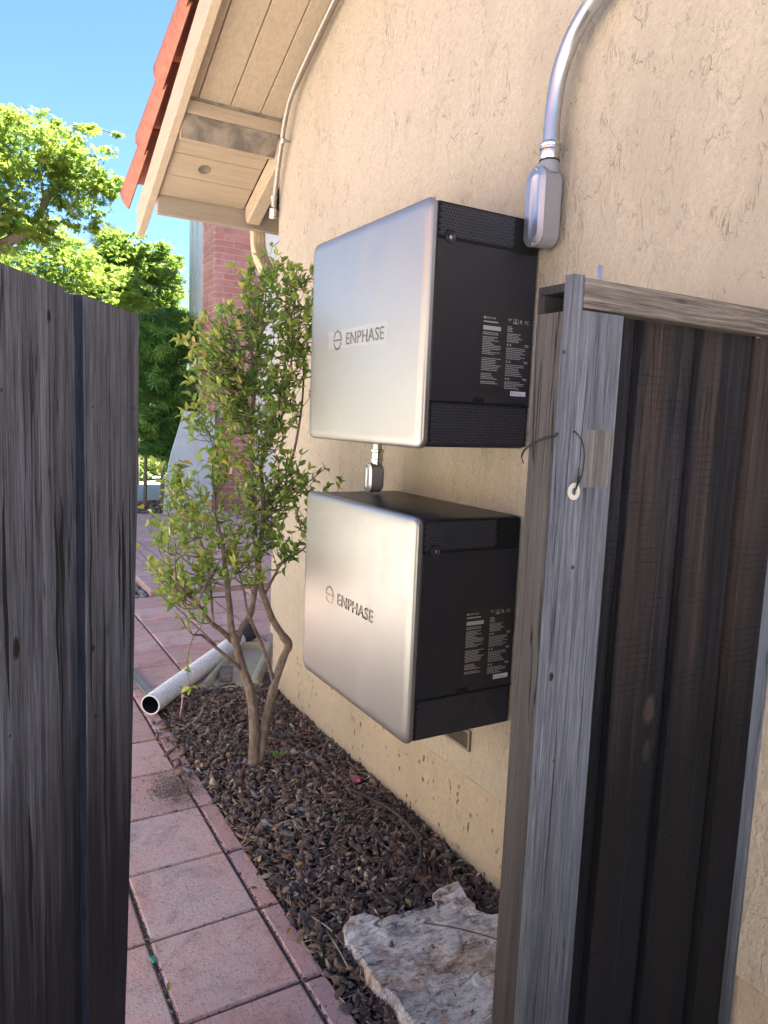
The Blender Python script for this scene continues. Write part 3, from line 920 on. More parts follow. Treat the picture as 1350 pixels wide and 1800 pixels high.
    join(tput('R', 1.487, z0+0.383, 0.011, 0.011))
    def bar(x0, x1, zz, h=0.0016):
        vs = [pr.verts.new(p) for p in ((x0, y-0.0005, zz), (x1, y-0.0005, zz), (x1, y-0.0005, zz+h), (x0, y-0.0005, zz+h))]
        pr.faces.new(vs)
    # boxed arrow mark
    bar(1.462, 1.480, z0+0.395, 0.001); bar(1.462, 1.463, z0+0.383, 0.012); bar(1.479, 1.480, z0+0.383, 0.012); bar(1.462, 1.480, z0+0.382, 0.003)
    bar(1.469, 1.473, z0+0.386, 0.007)
    bar(1.441, 1.456, z0+0.393, 0.0015); bar(1.443, 1.452, z0+0.389, 0.0015)
    bar(LX, LX+0.054, z0+0.3775, 0.0034)
    bar(LX, LX+0.066, z0+0.3555, 0.012)
    rr = random.Random(3)
    def para(x, ztop, rows, wmin, wmax, pitch_=0.0046, align=0):
        for k in range(rows):
            w = rr.uniform(wmin, wmax); zz = z0+ztop-k*pitch_
            x_ = x
            while x_ < x+w:                     # words
                ww = rr.uniform(0.004, 0.011); x2 = min(x_+ww, x+w)
                bar(x_, x2, zz, 0.0019); x_ = x2+0.0012
    para(LX, 0.347, 2, 0.05, 0.082); para(LX, 0.334, 11, 0.03, 0.072, 0.0049); para(LX, 0.272, 8, 0.03, 0.076, 0.0049)
    para(LX, 0.227, 4, 0.035, 0.062, 0.0048); para(LX, 0.2035, 2, 0.045, 0.065, 0.0048)
    para(RX, 0.371, 4, 0.012, 0.03, 0.0045); para(RX, 0.350, 6, 0.042, 0.062, 0.0046)
    for zt in (0.316, 0.266, 0.213+0.002):
        for dx in (0.0, 0.011):                 # warning triangles
            vs = [pr.verts.new(p) for p in ((RX+dx, y-0.0005, z0+zt), (RX+dx+0.007, y-0.0005, z0+zt), (RX+dx+0.0035, y-0.0005, z0+zt+0.007))]
            pr.faces.new(vs)
        bar(RX+0.068, RX+0.085, z0+zt+0.004, 0.002); bar(RX+0.072, RX+0.085, z0+zt, 0.002)
    para(RX, 0.308, 7, 0.055, 0.084, 0.0052); para(RX, 0.258, 7, 0.045, 0.080, 0.0052); para(RX, 0.207, 5, 0.045, 0.078, 0.0048)
    bm_pr = pr
    obj('printing', bm_pr, M_print, lb)
    bm = new(); box(bm, 1.467, 1.526, y-0.0006, yf-0.0001, z0+0.167, z0+0.181)
    stk = obj('sticker', bm, M_sticker, t)
    bm = new(); box(bm, 1.470, 1.475, y-0.0012, y-0.0006, z0+0.170, z0+0.178)
    for k in range(3): box(bm, 1.478, 1.518-0.008*k, y-0.0012, y-0.0006, z0+0.1705+0.003*k, z0+0.1717+0.003*k)
    obj('sticker_print', bm, M_utility, stk)
    # wall bracket strip behind the body
    bm = new(); box(bm, 1.5465, 1.5495, 1.86, 2.50, z0+0.05, z1-0.05)
    obj('bracket', bm, M_galv, t)
    return t
battery(1.517, 'upper silver-fronted black battery box on the wall, clear film over its lettering', True)
battery(0.617, 'lower silver-fronted black battery box on the wall, above the mulch bed', False)

# ------------------------------------------------------------------ conduits
def conduit_body(parent, cx, cy, z0, h, w, d, mat_body=None):
    """rounded box with an oval cover facing -X"""
    bm = new()
    def loop(x, ins):
        return [(x, y, z) for y, z in rrect(cy-w/2+ins, cy+w/2-ins, z0+ins, z0+h-ins, w/2-ins-0.001, 7)]
    loft(bm, [loop(cx+d/2, 0.008), loop(cx+d/2-0.008, 0.001), loop(cx-d/2, 0.0)])
    cb = obj('conduit_body', bm, M_greypaint, parent, smooth=True)
    bm = new()
    x = cx-d/2
    loft(bm, [loop(x, -0.0008), loop(x-0.0022, -0.0008), loop(x-0.0032, 0.002), loop(x-0.0032, w*0.17), loop(x-0.0052, w*0.22), loop(x-0.0052, w*0.30), loop(x-0.0040, w*0.34)])
    cv = obj('cover', bm, M_lid, cb, smooth=True)
    for zz in (z0+w*0.10, z0+h-w*0.10):
        bm = new(); lathe(bm, (x-0.0032, cy, zz), (-1, 0, 0), [(0, 0.0042), (0.0015, 0.0042), (0.0022, 0.003), (0.0016, 0.0)], 12, cap=False)
        obj('screw', bm, M_zinc, cb, smooth=True)
    return cb

t = thing('conduit', (1.50, 1.715, 2.10), 'thick shiny steel conduit curving down to a grey junction fitting above the upper battery', 'conduit')
conduit_body(t, 1.497, 1.722, 2.112, 0.222, 0.082, 0.068)
bm = new(); lathe(bm, (1.50, 1.715, 2.318), (0, 0, 1), [(0, 0.030), (0.035, 0.027), (0.036, 0.0)], 20)
obj('hub', bm, M_greypaint, t, smooth=True)
bm = new(); lathe(bm, (1.50, 1.715, 2.352), (0, 0, 1), [(0, 0.0295), (0.004, 0.0295)], 20)
obj('seal_ring', bm, M_rubber, t, smooth=True)
bm = new(); lathe(bm, (1.50, 1.715, 2.356), (0, 0, 1), [(0, 0.0265), (0.003, 0.0285), (0.026, 0.0285), (0.028, 0.0305), (0.034, 0.031), (0.036, 0.029), (0.040, 0.031), (0.046, 0.030), (0.050, 0.024)], 24)
obj('connector', bm, M_zinc, t, smooth=True)
pth = catmull([(1.50, 1.715, 2.40), (1.50, 1.712, 2.50), (1.50, 1.695, 2.59), (1.50, 1.652, 2.665), (1.50, 1.585, 2.722), (1.50, 1.50, 2.762), (1.50, 1.35, 2.815), (1.50, 1.0, 2.92), (1.50, 0.4, 3.1)], 7)
bm = new(); tube(bm, pth, 0.0235, 18)
obj('pipe', bm, M_galv, t, smooth=True)
bm = new(); tube(bm, [p for p in pth if 1.47 < p.y < 1.60], 0.0239, 18, cap=False)
obj('pipe_label', bm, flat('printed_foil', (0.36, 0.37, 0.38), 0.4, 0.5, var=0.2, scale=160), t, smooth=True)

t = thing('conduit', (1.385, 2.46, 1.315), 'short conduit and grey junction fitting between the two batteries', 'conduit')
conduit_body(t, 1.378, 2.455, 1.318, 0.112, 0.060, 0.055)
bm = new(); lathe(bm, (1.385, 2.455, 1.425), (0, 0, 1), [(0, 0.022), (0.012, 0.021), (0.013, 0.026), (0.018, 0.026), (0.02, 0.023), (0.045, 0.023), (0.048, 0.027), (0.056, 0.027), (0.058, 0.018)], 20)
obj('connector', bm, M_zinc, t, smooth=True)
bm = new(); tube(bm, [(1.385, 2.455, 1.48), (1.385, 2.455, 1.525)], 0.0185, 16)
obj('pipe', bm, M_galv, t, smooth=True)

t = thing('conduit', (1.505, 3.94, 2.66), 'thin dull steel conduit running down beside the eave at the wall corner', 'conduit')
pth = catmull([(1.515, 3.935, 2.72), (1.512, 3.885, 2.86), (1.505, 3.81, 3.007), (1.50, 3.762, 3.09), (1.50, 3.70, 3.175), (1.50, 3.58, 3.255), (1.50, 3.378, 3.352), (1.50, 3.17, 3.445), (1.50, 2.4, 3.79), (1.50, 1.2, 4.33)], 6)
bm = new(); tube(bm, pth, 0.0135, 14)
obj('pipe', bm, M_pipe_old, t, smooth=True)
bm = new(); lathe(bm, (1.520, 3.955, 2.655), (-0.02, -0.12, 0.5), [(0, 0.022), (0.05, 0.022), (0.055, 0.017), (0.06, 0.0145), (0.085, 0.0165), (0.10, 0.0165), (0.105, 0.0185), (0.115, 0.0185), (0.117, 0.013)], 18)
obj('connector', bm, M_zinc, t, smooth=True)
bm = new(); lathe(bm, (1.506, 3.80, 3.0), (-0.02, -0.45, 0.9), [(0, 0.0158), (0.022, 0.0158)], 16)
box(bm, 1.502, 1.5495, 3.792, 3.812, 3.014, 3.017)
obj('strap', bm, M_galv, t, smooth=True)

# downspout, coupling and white corrugated pipe
t = thing('downspout', (1.66, 4.0, 0), 'tan ribbed downspout hanging from the eave beyond the wall corner', 'downspout')
path = catmull([(1.685, 4.64, 2.86), (1.685, 4.64, 2.74), (1.682, 4.61, 2.63), (1.675, 4.50, 2.52), (1.665, 4.30, 2.40), (1.66, 4.10, 2.28), (1.66, 4.01, 2.15), (1.66, 4.0, 1.9), (1.66, 4.0, 0.12)], 5)
bm = new()
loops = []; pn = None
for i, p in enumerate(path):
    d = path[min(i+1, len(path)-1)]-path[max(i-1, 0)]
    a = Vector((1, 0, 0)); b_ = d.normalized().cross(a).normalized()
    lp = []
    for y_, z_ in rrect(-0.042, 0.042, -0.031, 0.031, 0.010, 3):
        rib = 0.0
        lp.append(p + a*(y_ + 0.0) + b_*z_)
    loops.append(lp)
loft(bm, loops)
obj('tube', bm, M_downspout, t, smooth=True)
bm = new()
for dx in (-0.022, 0.0, 0.022):
    tube(bm, [p + Vector((dx, -0.031, 0)) for p in path[:9]], 0.0035, 6)
for k in range(2):
    p = path[3+2*k]; box(bm, p.x-0.045, p.x+0.045, p.y-0.036, p.y+0.03, p.z-0.003, p.z+0.003)
obj('rib', bm, M_downspout, t, smooth=True)
bm = new(); box(bm, 1.40, 4.2, 4.578, 4.68, 2.80, 2.87, 0.006)
tag(obj('gutter', bm, M_downspout), 'tan gutter along the front edge of the eave', 'gutter')

A = Vector((0.836, 3.805, 0.056)); B = Vector((1.69, 4.78, 0.058)); D = (B-A).normalized(); L = (B-A).length
t = thing('corrugated_pipe', (1.28, 4.37, 0), 'white corrugated drain pipe lying across the pink pavers, open end towards the gate', 'pipe')
bm = new()
prof = [(0.0, 0.0470), (0.0, 0.054), (0.045, 0.054)]
x = 0.045; 
while x < L-0.05:
    prof += [(x, 0.0545), (x+0.003, 0.0475), (x+0.009, 0.0475), (x+0.012, 0.0545), (x+0.026, 0.0545)]
    x += 0.026
nn, bb = frame_for(D)
loft(bm, [[A+D*h+(nn*math.cos(2*math.pi*k/28)+bb*math.sin(2*math.pi*k/28))*r for k in range(28)] for h, r in prof], False, False)
obj('pipe', bm, M_whitepipe, t, smooth=True)
bm = new(); loft(bm, [[A+D*h+(nn*math.cos(2*math.pi*k/28)+bb*math.sin(2*math.pi*k/28))*r for k in range(28)] for h, r in ((0.002, 0.0465), (0.9, 0.044))], False, True)
obj('bore', bm, M_dark, t, smooth=True)
bm = new(); tube(bm, catmull([B-D*0.10, B-D*0.02, B+D*0.06, B+D*0.10+Vector((0.01, -0.01, 0.01))], 4), 0.062, 18)
obj('coupling', bm, M_rubber, t, smooth=True)

# splash block (tapered tray) and the offcut lying on it
t = thing('splash_block', (1.5, 4.2, 0), 'beige plastic splash block with raised rims lying behind the shrub trunk', 'splash block')
near_l, near_r, far_l, far_r = Vector((1.165, 3.985, 0)), Vector((1.475, 3.80, 0)), Vector((1.60, 4.63, 0)), Vector((1.80, 4.56, 0))
near_l, near_r = Vector((1.175, 4.01, 0)), Vector((1.47, 3.97, 0))
bm = new()
vs = [bm.verts.new(p+Vector((0, 0, z))) for z in (0.003, 0.018) for p in (near_l, near_r, far_r, far_l)]
for f in ((0, 1, 2, 3), (7, 6, 5, 4), (0, 4, 5, 1), (1, 5, 6, 2), (2, 6, 7, 3), (3, 7, 4, 0)): bm.faces.new([vs[i] for i in f])
obj('tray', bm, M_splash, t)
def rimbar(p, q, w0, w1, h0, h1):
    bm = new(); d = (q-p).normalized(); s_ = Vector((-d.y, d.x, 0))
    lp = []
    for c, w, h in ((p, w0, h0), (q, w1, h1)):
        lp.append([c-s_*w+Vector((0, 0, 0.004)), c-s_*w*0.7+Vector((0, 0, h*0.8)), c-s_*w*0.3+Vector((0, 0, h)), c+s_*w*0.3+Vector((0, 0, h)), c+s_*w*0.7+Vector((0, 0, h*0.8)), c+s_*w+Vector((0, 0, 0.004))])
    loft(bm, lp); obj('rim', bm, M_splash, t, smooth=True)
rimbar(near_l, far_l, 0.034, 0.028, 0.045, 0.07)
rimbar(near_r, far_r, 0.034, 0.028, 0.045, 0.07)
rimbar(far_l, far_r, 0.024, 0.024, 0.065, 0.065)
rimbar(near_l+Vector((-0.01, -0.01, 0)), near_r+Vector((0.01, -0.01, 0)), 0.02, 0.02, 0.026, 0.026)
bm = new(); box(bm, -0.036, 0.036, -0.085, 0.085, 0, 0.042, 0.003)
bm.transform(Matrix.Translation((1.355, 4.14, 0.019)) @ Matrix.Rotation(R(-20), 4, 'Z'))
tag(obj('wood_offcut', bm, M_rail), 'short grey wood block lying on the beige splash block', 'wood block')

# ------------------------------------------------------------------ paving
def chamfer_tile(w, l, h=0.05, c=0.006):
    bm = new()
    a = [bm.verts.new(p) for p in ((-w/2, -l/2, -h), (w/2, -l/2, -h), (w/2, l/2, -h), (-w/2, l/2, -h))]
    b_ = [bm.verts.new(p) for p in ((-w/2, -l/2, -c), (w/2, -l/2, -c), (w/2, l/2, -c), (-w/2, l/2, -c))]
    e = [bm.verts.new(p) for p in ((-w/2+c, -l/2+c, 0), (w/2-c, -l/2+c, 0), (w/2-c, l/2-c, 0), (-w/2+c, l/2-c, 0))]
    for k in range(4):
        j = (k+1) % 4
        bm.faces.new((a[k], a[j], b_[j], b_[k])); bm.faces.new((b_[k], b_[j], e[j], e[k]))
    bm.faces.new(e)
    me = bpy.data.meshes.new('paver'); bm.to_mesh(me); bm.free(); return me
PT = chamfer_tile(0.340, 0.340); PT.materials.append(M_paver)
PT2 = chamfer_tile(0.392, 0.286); PT2.materials.append(M_paver2)
PE = chamfer_tile(0.066, 0.340); PE.materials.append(M_edge)
path_root = thing('paved_path', (0.45, 3.0, 0), 'pink square concrete paver path running along the mulch bed', None, kind='structure')
inv = WM[path_root.name].inverted()
bm = new(); box(bm, -0.7, 0.884, -0.6, 3.98, -0.052, -0.014); box(bm, -0.7, 4.16, 3.98, 6.30, -0.052, -0.014)
obj('joint_bed', bm, M_joint, path_root)
def lay(me, name, x, y, z=0.0, rz=0.0, tilt=0.4):
    M = Matrix.Translation((x, y, z+random.uniform(-0.0035, 0.003))) @ Matrix.Rotation(rz+R(random.uniform(-0.35, 0.35)), 4, 'Z') @ Matrix.Rotation(R(random.uniform(-tilt, tilt)), 4, 'X') @ Matrix.Rotation(R(random.uniform(-tilt, tilt)), 4, 'Y')
    return link_mesh(name, me, path_root, inv @ M)
cols = [0.4575+0.176+0.352*k for k in range(-5, 1)]
rows = [1.752-0.176+0.3515*k for k in range(-4, 14)]
for x in cols:
    if x < -0.5: continue
    for y in rows:
        if y < 6.25: lay(PT, 'paver', x, y)
for y in rows:
    if 0.4 < y < 3.9: lay(PE, 'edging_paver', 0.8465, y-0.004)
for k in range(1, 10):
    x = cols[-1]+0.352*k
    for y in rows:
        if 3.95 < y < 6.25 and x < 4.15 and not (x > 1.5 and y < 4.1):
            lay(PT, 'paver', x, y)
# raised landing beyond, smaller greyish pavers, with a nosing
landing = thing('landing', (2.2, 8.5, 0), 'raised paver landing one low step up, beyond the pink path', None, kind='structure')
linv = WM[landing.name].inverted()
bm = new(); box(bm, 1.40, 4.18, 6.36, 11.2, -0.05, 0.022)
obj('landing_base', bm, M_paver2, landing)
k = 0
for j in range(16):
    for i in range(7):
        x = 1.40+0.2+0.40*i; y = 6.36+0.15+0.30*j
        if x > 4.1 or y > 11.1: continue
        M = Matrix.Translation((x, y, 0.052+random.uniform(-.001, .001))) @ Matrix.Rotation(R(random.uniform(-.3, .3)), 4, 'Z')
        link_mesh('paver', PT2, landing, linv @ M)
bm = new(); tube(bm, [(1.39, 6.352, 0.040), (4.1, 6.352, 0.040)], 0.011, 8)
obj('nosing', bm, M_conc, landing, smooth=True)
# grey divider strip in the joint
bm = new(); box(bm, -0.022, 0.022, -0.30, 0.30, 0, 0.012, 0.002)
bm.transform(Matrix.Translation((0.885, 4.27, 0.0045)) @ Matrix.Rotation(R(2), 4, 'Z'))
tag(obj('divider_strip', bm, wood('grey_strip', 'y', (0.16, 0.17, 0.15), (0.30, 0.31, 0.28))), 'narrow grey strip lying between the pavers behind the open pipe end', 'strip')

# gravel pocket beside the step
def pebbles(n, x0, x1, y0, y1, z, s0, s1, mat_, name, parent=None):
    bmi = new(); bmesh.ops.create_icosphere(bmi, subdivisions=1, radius=1)
    bv = np.array([v.co[:] for v in bmi.verts]); bf = np.array([[v.index for v in f.verts] for f in bmi.faces]); bmi.free()
    V = []; F = []; T = []
    for i in range(n):
        s_ = rng.uniform(s0, s1)*np.array([1, rng.uniform(.6, 1), rng.uniform(.4, .7)])
        a = rng.uniform(0, 6.28); ca, sa = math.cos(a), math.sin(a)
        p = bv*s_*(1+rng.uniform(-.12, .12, (len(bv), 1)))
        p = np.stack([p[:, 0]*ca-p[:, 1]*sa, p[:, 0]*sa+p[:, 1]*ca, p[:, 2]], 1)+[rng.uniform(x0, x1), rng.uniform(y0, y1), z+rng.uniform(0, s0)]
        F.append(bf+len(V)*len(bv)); V.append(p); T.append(np.full(len(bv), rng.uniform()))
    return from_np(name, np.concatenate(V), np.concatenate(F), mat_, parent, np.concatenate(T), 'stuff')
for y_ in (0,):
    g_ = pebbles(900, 0.9, 1.37, 6.34, 8.3, -0.012, 0.014, 0.032, M_gravel, 'gravel')
    g_['label'] = 'grey pebbles in the pocket left of the raised step'

# ------------------------------------------------------------------ bark mulch
CH_V = []
def chip_template(r):
    bend = r.uniform(-.35, .35); v = []
    for t, w in ((-0.62, .72), (0.0, 1.0), (0.62, .74)):
        w *= r.uniform(.75, 1.15)
        for k in range(5):
            a = 2*math.pi*(k+r.uniform(-.25, .25))/5
            q = r.uniform(.72, 1.15)
            v.append((t+r.uniform(-.1, .1), math.cos(a)*w*q+bend*(t*t), math.sin(a)*w*q))
    v.append((-1.0+r.uniform(-.1, .15), r.uniform(-.4, .4)+bend, r.uniform(-.4, .4)))
    v.append((1.0+r.uniform(-.15, .1), r.uniform(-.4, .4)+bend, r.uniform(-.4, .4)))
    return np.array(v)
_f = []
for k in range(5):
    j = (k+1) % 5
    _f += [(15, j, k), (16, 10+k, 10+j)]
    for r0_ in (0, 5): _f += [(r0_+k, r0_+j, r0_+5+j), (r0_+k, r0_+5+j, r0_+5+k)]
CF = np.array(_f)
temps = [chip_template(rng) for _ in range(24)]
def rotm(a, b, c):
    ca, sa, cb, sb, cc, sc_ = math.cos(a), math.sin(a), math.cos(b), math.sin(b), math.cos(c), math.sin(c)
    return np.array([[cc, -sc_, 0], [sc_, cc, 0], [0, 0, 1]]) @ np.array([[cb, 0, sb], [0, 1, 0], [-sb, 0, cb]]) @ np.array([[1, 0, 0], [0, ca, -sa], [0, sa, ca]])
chips = []
def chip_tint():
    u = rng.uniform()
    if u < 0.80: return rng.uniform(0.05, 0.68)
    if u < 0.93: return rng.uniform(0.7, 0.85)
    return rng.uniform(0.88, 1.0)
for i in range(15500):
    y = 0.9+3.12*rng.uniform()**1.0
    x = rng.uniform(0.868, 1.575)
    if y > 3.05: x = rng.uniform(0.80 if y < 3.8 else 0.93, 1.575)
    if y > 3.7 and x < 0.93: continue
    if x < 0.885 and rng.uniform() < 0.75: continue
    small = rng.uniform() < 0.62
    ln = rng.uniform(0.005, 0.013) if small else rng.uniform(0.013, 0.031)
    s_ = np.array([ln, ln*rng.uniform(.28, .72), ln*rng.uniform(.14, .34)])
    z = bed_h(max(x, 0.865), y)+rng.uniform(-0.002, 0.013)
    if x < 0.885: z = 0.004+s_[2]*0.5
    tl = 0.32 if x < .885 else 0.55
    chips.append((x, y, z, s_, rotm(rng.normal()*tl, rng.normal()*tl, rng.uniform(0, 6.28)), chip_tint(), int(rng.integers(24))))
# litter that has spilled on the pavers near the bed head
for i in range(420):
    y = rng.normal(3.05, 0.22); x = 0.82-abs(rng.normal(0, 0.12))
    ln = rng.uniform(0.0012, 0.0042)
    chips.append((x, y, 0.003+ln*.3, np.array([ln, ln*.6, ln*.35]), rotm(0, 0, rng.uniform(0, 6.28)), rng.uniform(0.55, 1.0), int(rng.integers(24))))
for i in range(900):                      # splinters and needles
    y = rng.uniform(0.9, 3.95); x = rng.uniform(0.86, 1.56); ln = rng.uniform(0.010, 0.034)
    chips.append((x, y, bed_h(x, y)+rng.uniform(0.010, 0.020), np.array([ln, ln*.07, ln*.05]), rotm(rng.normal()*.2, rng.normal()*.35, rng.uniform(0, 6.28)), rng.choice([0.3, 0.6, 0.84, 0.93, 1.0]), int(rng.integers(24))))
for i in range(3500):                     # dust and crumbs between the pieces
    y = rng.uniform(0.9, 3.95); x = rng.uniform(0.885, 1.56); ln = rng.uniform(0.002, 0.005)
    chips.append((x, y, bed_h(x, y)+rng.uniform(0.006, 0.016), np.array([ln, ln*.7, ln*.5]), rotm(rng.normal(), rng.normal(), rng.uniform(0, 6.28)), rng.uniform(0.2, 1.0), int(rng.integers(24))))
for i in range(900):                      # clump of debris on the paver at the bed's corner
    x, y = 0.76+rng.normal()*0.05, 2.97+rng.normal()*0.07; ln = rng.uniform(0.0012, 0.0055)
    chips.append((x, y, 0.003+ln*.3+0.006*rng.uniform()*math.exp(-((x-.8)/.05)**2), np.array([ln, ln*.6, ln*.4]), rotm(rng.normal()*.3, rng.normal()*.3, rng.uniform(0, 6.28)), rng.uniform(0.1, 1.0), int(rng.integers(24))))
# grit, needles and crumbs caught in the joints
for i in range(1500):
    if rng.uniform() < 0.55: x, y = 0.4575+rng.normal()*0.006, rng.uniform(1.3, 4.5)
    else:
        k = rng.integers(0, 9); x, y = rng.uniform(0.12, 0.86), 1.4+0.3515*k+0.3515+rng.normal()*0.004+0.0005
        y = 1.752-0.3515+0.3515*rng.integers(0, 9)+rng.normal()*0.005
    if rng.uniform() < 0.25: x, y = 0.812+rng.normal()*0.004, rng.uniform(1.3, 3.8)
    ln = rng.uniform(0.0015, 0.006)
    chips.append((x, y, -0.006+ln*.5, np.array([ln, ln*.5, ln*.4]), rotm(rng.normal()*.3, rng.normal()*.3, rng.uniform(0, 6.28)), rng.uniform(0.0, 1.0), int(rng.integers(24))))
for i in range(260):
    x, y = rng.uniform(0.1, 0.87), rng.uniform(1.4, 5.6); ln = rng.uniform(0.001, 0.0028)
    chips.append((x, y, 0.001+ln*.3, np.array([ln, ln*.6, ln*.35]), rotm(0, 0, rng.uniform(0, 6.28)), rng.uniform(0.0, 1.0), int(rng.integers(24))))
score = sorted(range(len(chips)), key=lambda i: -chips[i][3][0]*chips[i][3][1]/((chips[i][0]**2+chips[i][1]**2+2.2))*(1 if (chips[i][1] > 1.35 and chips[i][2] > bed_h(max(chips[i][0], .865), chips[i][1])+0.004) else 0.01))
single = set(score[:300])
V = []; F = []; T = []; nv = 0
tm_cache = {}
binv = np.array(WM[bed_root.name].inverted())
for i, (x, y, z, s_, rm, tn, ti) in enumerate(chips):
    if i in single:
        q = int(tn*6)
        if (ti, q) not in tm_cache:
            me = bpy.data.meshes.new('bark_chip'); me.from_pydata(temps[ti].tolist(), [], CF.tolist())
            at = me.attributes.new('tint', 'FLOAT', 'POINT'); at.data.foreach_set('value', np.full(17, (q+0.5)/6.3, dtype=np.float32))
            me.materials.append(M_chip); tm_cache[(ti, q)] = me
        M = Matrix.Identity(4)
        for a in range(3):
            for b_ in range(3): M[a][b_] = rm[a, b_]*s_[b_]
        M.translation = (x, y, z+0.002)
        link_mesh('bark_chip', tm_cache[(ti, q)], bed_root, WM[bed_root.name].inverted() @ M)
    else:
        V.append(temps[ti]*s_ @ rm.T + [x, y, z]); F.append(CF+nv); nv += 17; T.append(np.full(17, tn))
from_np('bark_litter', np.concatenate(V), np.concatenate(F), M_chip, bed_root, np.concatenate(T), 'stuff')

# fallen leaves: thin folded ellipses
def leaf_geo(l, w, fold=0.25, curl=0.15):
    """returns verts (10) and quad faces of a leaf along +x, up +z"""
    st = [(0.0, 0.03), (0.28, 0.42), (0.58, 0.5), (0.85, 0.27), (1.0, 0.01)]
    V = []
    for t_, hw in st:
        z = -curl*l*t_*t_
        V.append((t_*l, -hw*w, z+fold*hw*w)); V.append((t_*l, 0, z)); V.append((t_*l, hw*w, z+fold*hw*w))
    F = []
    for k in range(4):
        a = 3*k
        F.append((a, a+1, a+4, a+3)); F.append((a+1, a+2, a+5, a+4))
    return np.array(V), np.array(F)
LV, LF = leaf_geo(1, 1)
LV2, _ = leaf_geo(1, 1, 0.55, 0.42)
LV3, _ = leaf_geo(1, 1, 0.10, -0.18)
V = []; F = []; T = []; nv = 0
for i in range(70):
    y = rng.uniform(1.4, 3.8); x = rng.uniform(0.88, 1.5)
    l = rng.uniform(0.012, 0.026); v = LV*np.array([l, l*.55, l]) @ rotm(rng.normal()*.3, rng.normal()*.3, rng.uniform(0, 6.28)).T
    V.append(v+[x, y, bed_h(x, y)+0.02]); F.append(LF+nv); nv += len(LV); T.append(np.full(len(LV), rng.uniform()**0.8))
for (x, y) in ((0.83, 3.02), (0.80, 3.1), (0.86, 2.62), (0.895, 2.35), (0.81, 2.19), (0.86, 1.95), (0.47, 1.9)):
    l = 0.028; v = LV*np.array([l, l*.5, l]) @ rotm(0.1, 0.1, rng.uniform(0, 6.28)).T
    V.append(v+[x, y, 0.012]); F.append(LF+nv); nv += len(LV); T.append(np.full(len(LV), rng.uniform()))
o = from_np('fallen_leaves', np.concatenate(V), np.concatenate(F), M_fallen, None, np.concatenate(T), 'stuff')
o['label'] = 'small yellow and brown fallen leaves scattered over the mulch'
# pink blossom
fl = thing('fallen_blossom', (1.455, 2.655, 0.03), 'single crumpled magenta blossom lying on the dark mulch near the wall', 'flower')
for k in range(5):
    v = LV*np.array([0.026, 0.022, 0.02]) @ rotm(0.2, -0.5, k*1.256).T + np.array([1.455, 2.655, bed_h(1.455, 2.655)+0.022])
    from_np('petal', v, LF, M_pink, fl)
# twigs lying about
def lying_stick(name, pts, r, label, m=None):
    bm = new(); tube(bm, catmull(pts, 4), r, 6)
    return tag(obj(name, bm, m or M_twig, smooth=True), label, 'twig')
lying_stick('curved_root', [(1.40, 2.62, .03), (1.47, 2.38, .038), (1.46, 2.16, .038), (1.36, 2.00, .038), (1.22, 1.93, .032), (1.08, 1.98, .03)], 0.0055, 'long dark curved root looping over the mulch towards the flagstone', flat('root_dark', (0.05, 0.04, 0.035), 0.8))
lying_stick('twig', [(0.93, 1.96, .02), (0.955, 1.88, .024), (0.965, 1.80, .02)], 0.0025, 'pale thin twig on the mulch beside the edging pavers', flat('pale_twig', (0.32, 0.27, 0.2), 0.8))
lying_stick('twig', [(0.945, 1.86, .02), (0.94, 1.79, .026), (0.935, 1.70, .02)], 0.0028, 'straw-coloured twig just left of the flagstone', flat('straw', (0.30, 0.24, 0.16), 0.8))
lying_stick('twig', [(1.20, 1.72, .066), (1.28, 1.64, .072), (1.38, 1.52, .072)], 0.0022, 'thin dark twig lying on top of the flagstone')
lying_stick('twig', [(0.99, 3.55, .03), (1.05, 3.62, .036), (1.10, 3.74, .03)], 0.006, 'stout pale stick on the mulch near the white pipe', flat('stick_grey', (0.28, 0.24, 0.21), 0.8))
bm = new(); tube(bm, [(0.965, 3.70, 0.0), (0.985, 3.72, 0.11)], 0.0045, 8); tube(bm, [(0.985, 3.72, 0.105), (0.986, 3.721, 0.12)], 0.008, 8)
tag(obj('marker_stake', bm, M_edge, smooth=True), 'small reddish stake standing in the mulch in front of the white pipe', 'stake')
bm = new()
bmesh.ops.create_icosphere(bm, subdivisions=2, radius=0.014)
for v in bm.verts: v.co *= 1+0.25*noise.noise(v.co*90)
bm.transform(Matrix.Translation((0.43, 2.79, 0.012)))
tag(obj('pebble', bm, M_rock), 'round grey pebble on the paver joint beside the open gate', 'pebble')
bm = new(); box(bm, -0.006, 0.006, -0.014, 0.014, 0, 0.006, 0.001)
bm.transform(Matrix.Translation((0.452, 2.02, -0.004)) @ Matrix.Rotation(R(12), 4, 'Z'))
tag(obj('glass_shard', bm, flat('green_glass', (0.03, 0.28, 0.16), 0.1)), 'tiny green scrap wedged in the paver joint', 'scrap')

# ------------------------------------------------------------------ flagstone
outl = [(0.985, 1.845), (1.019, 1.876), (1.068, 1.863), (1.103, 1.821), (1.168, 1.819), (1.237, 1.809), (1.302, 1.808), (1.329, 1.859), (1.397, 1.88), (1.43, 1.86), (1.418, 1.797), (1.405, 1.72), (1.42, 1.67), (1.50, 1.62), (1.55, 1.50), (1.50, 1.30), (1.35, 1.17), (1.19, 1.14), (1.06, 1.22), (0.989, 1.354), (0.982, 1.428), (0.984, 1.511), (0.967, 1.581), (0.963, 1.65), (0.974, 1.694), (0.972, 1.747), (0.97, 1.796)]
def inside(x, y, P):
    c = False; j = len(P)-1
    for i in range(len(P)):
        if (P[i][1] > y) != (P[j][1] > y) and x < (P[j][0]-P[i][0])*(y-P[i][1])/(P[j][1]-P[i][1])+P[i][0]: c = not c
        j = i
    return c
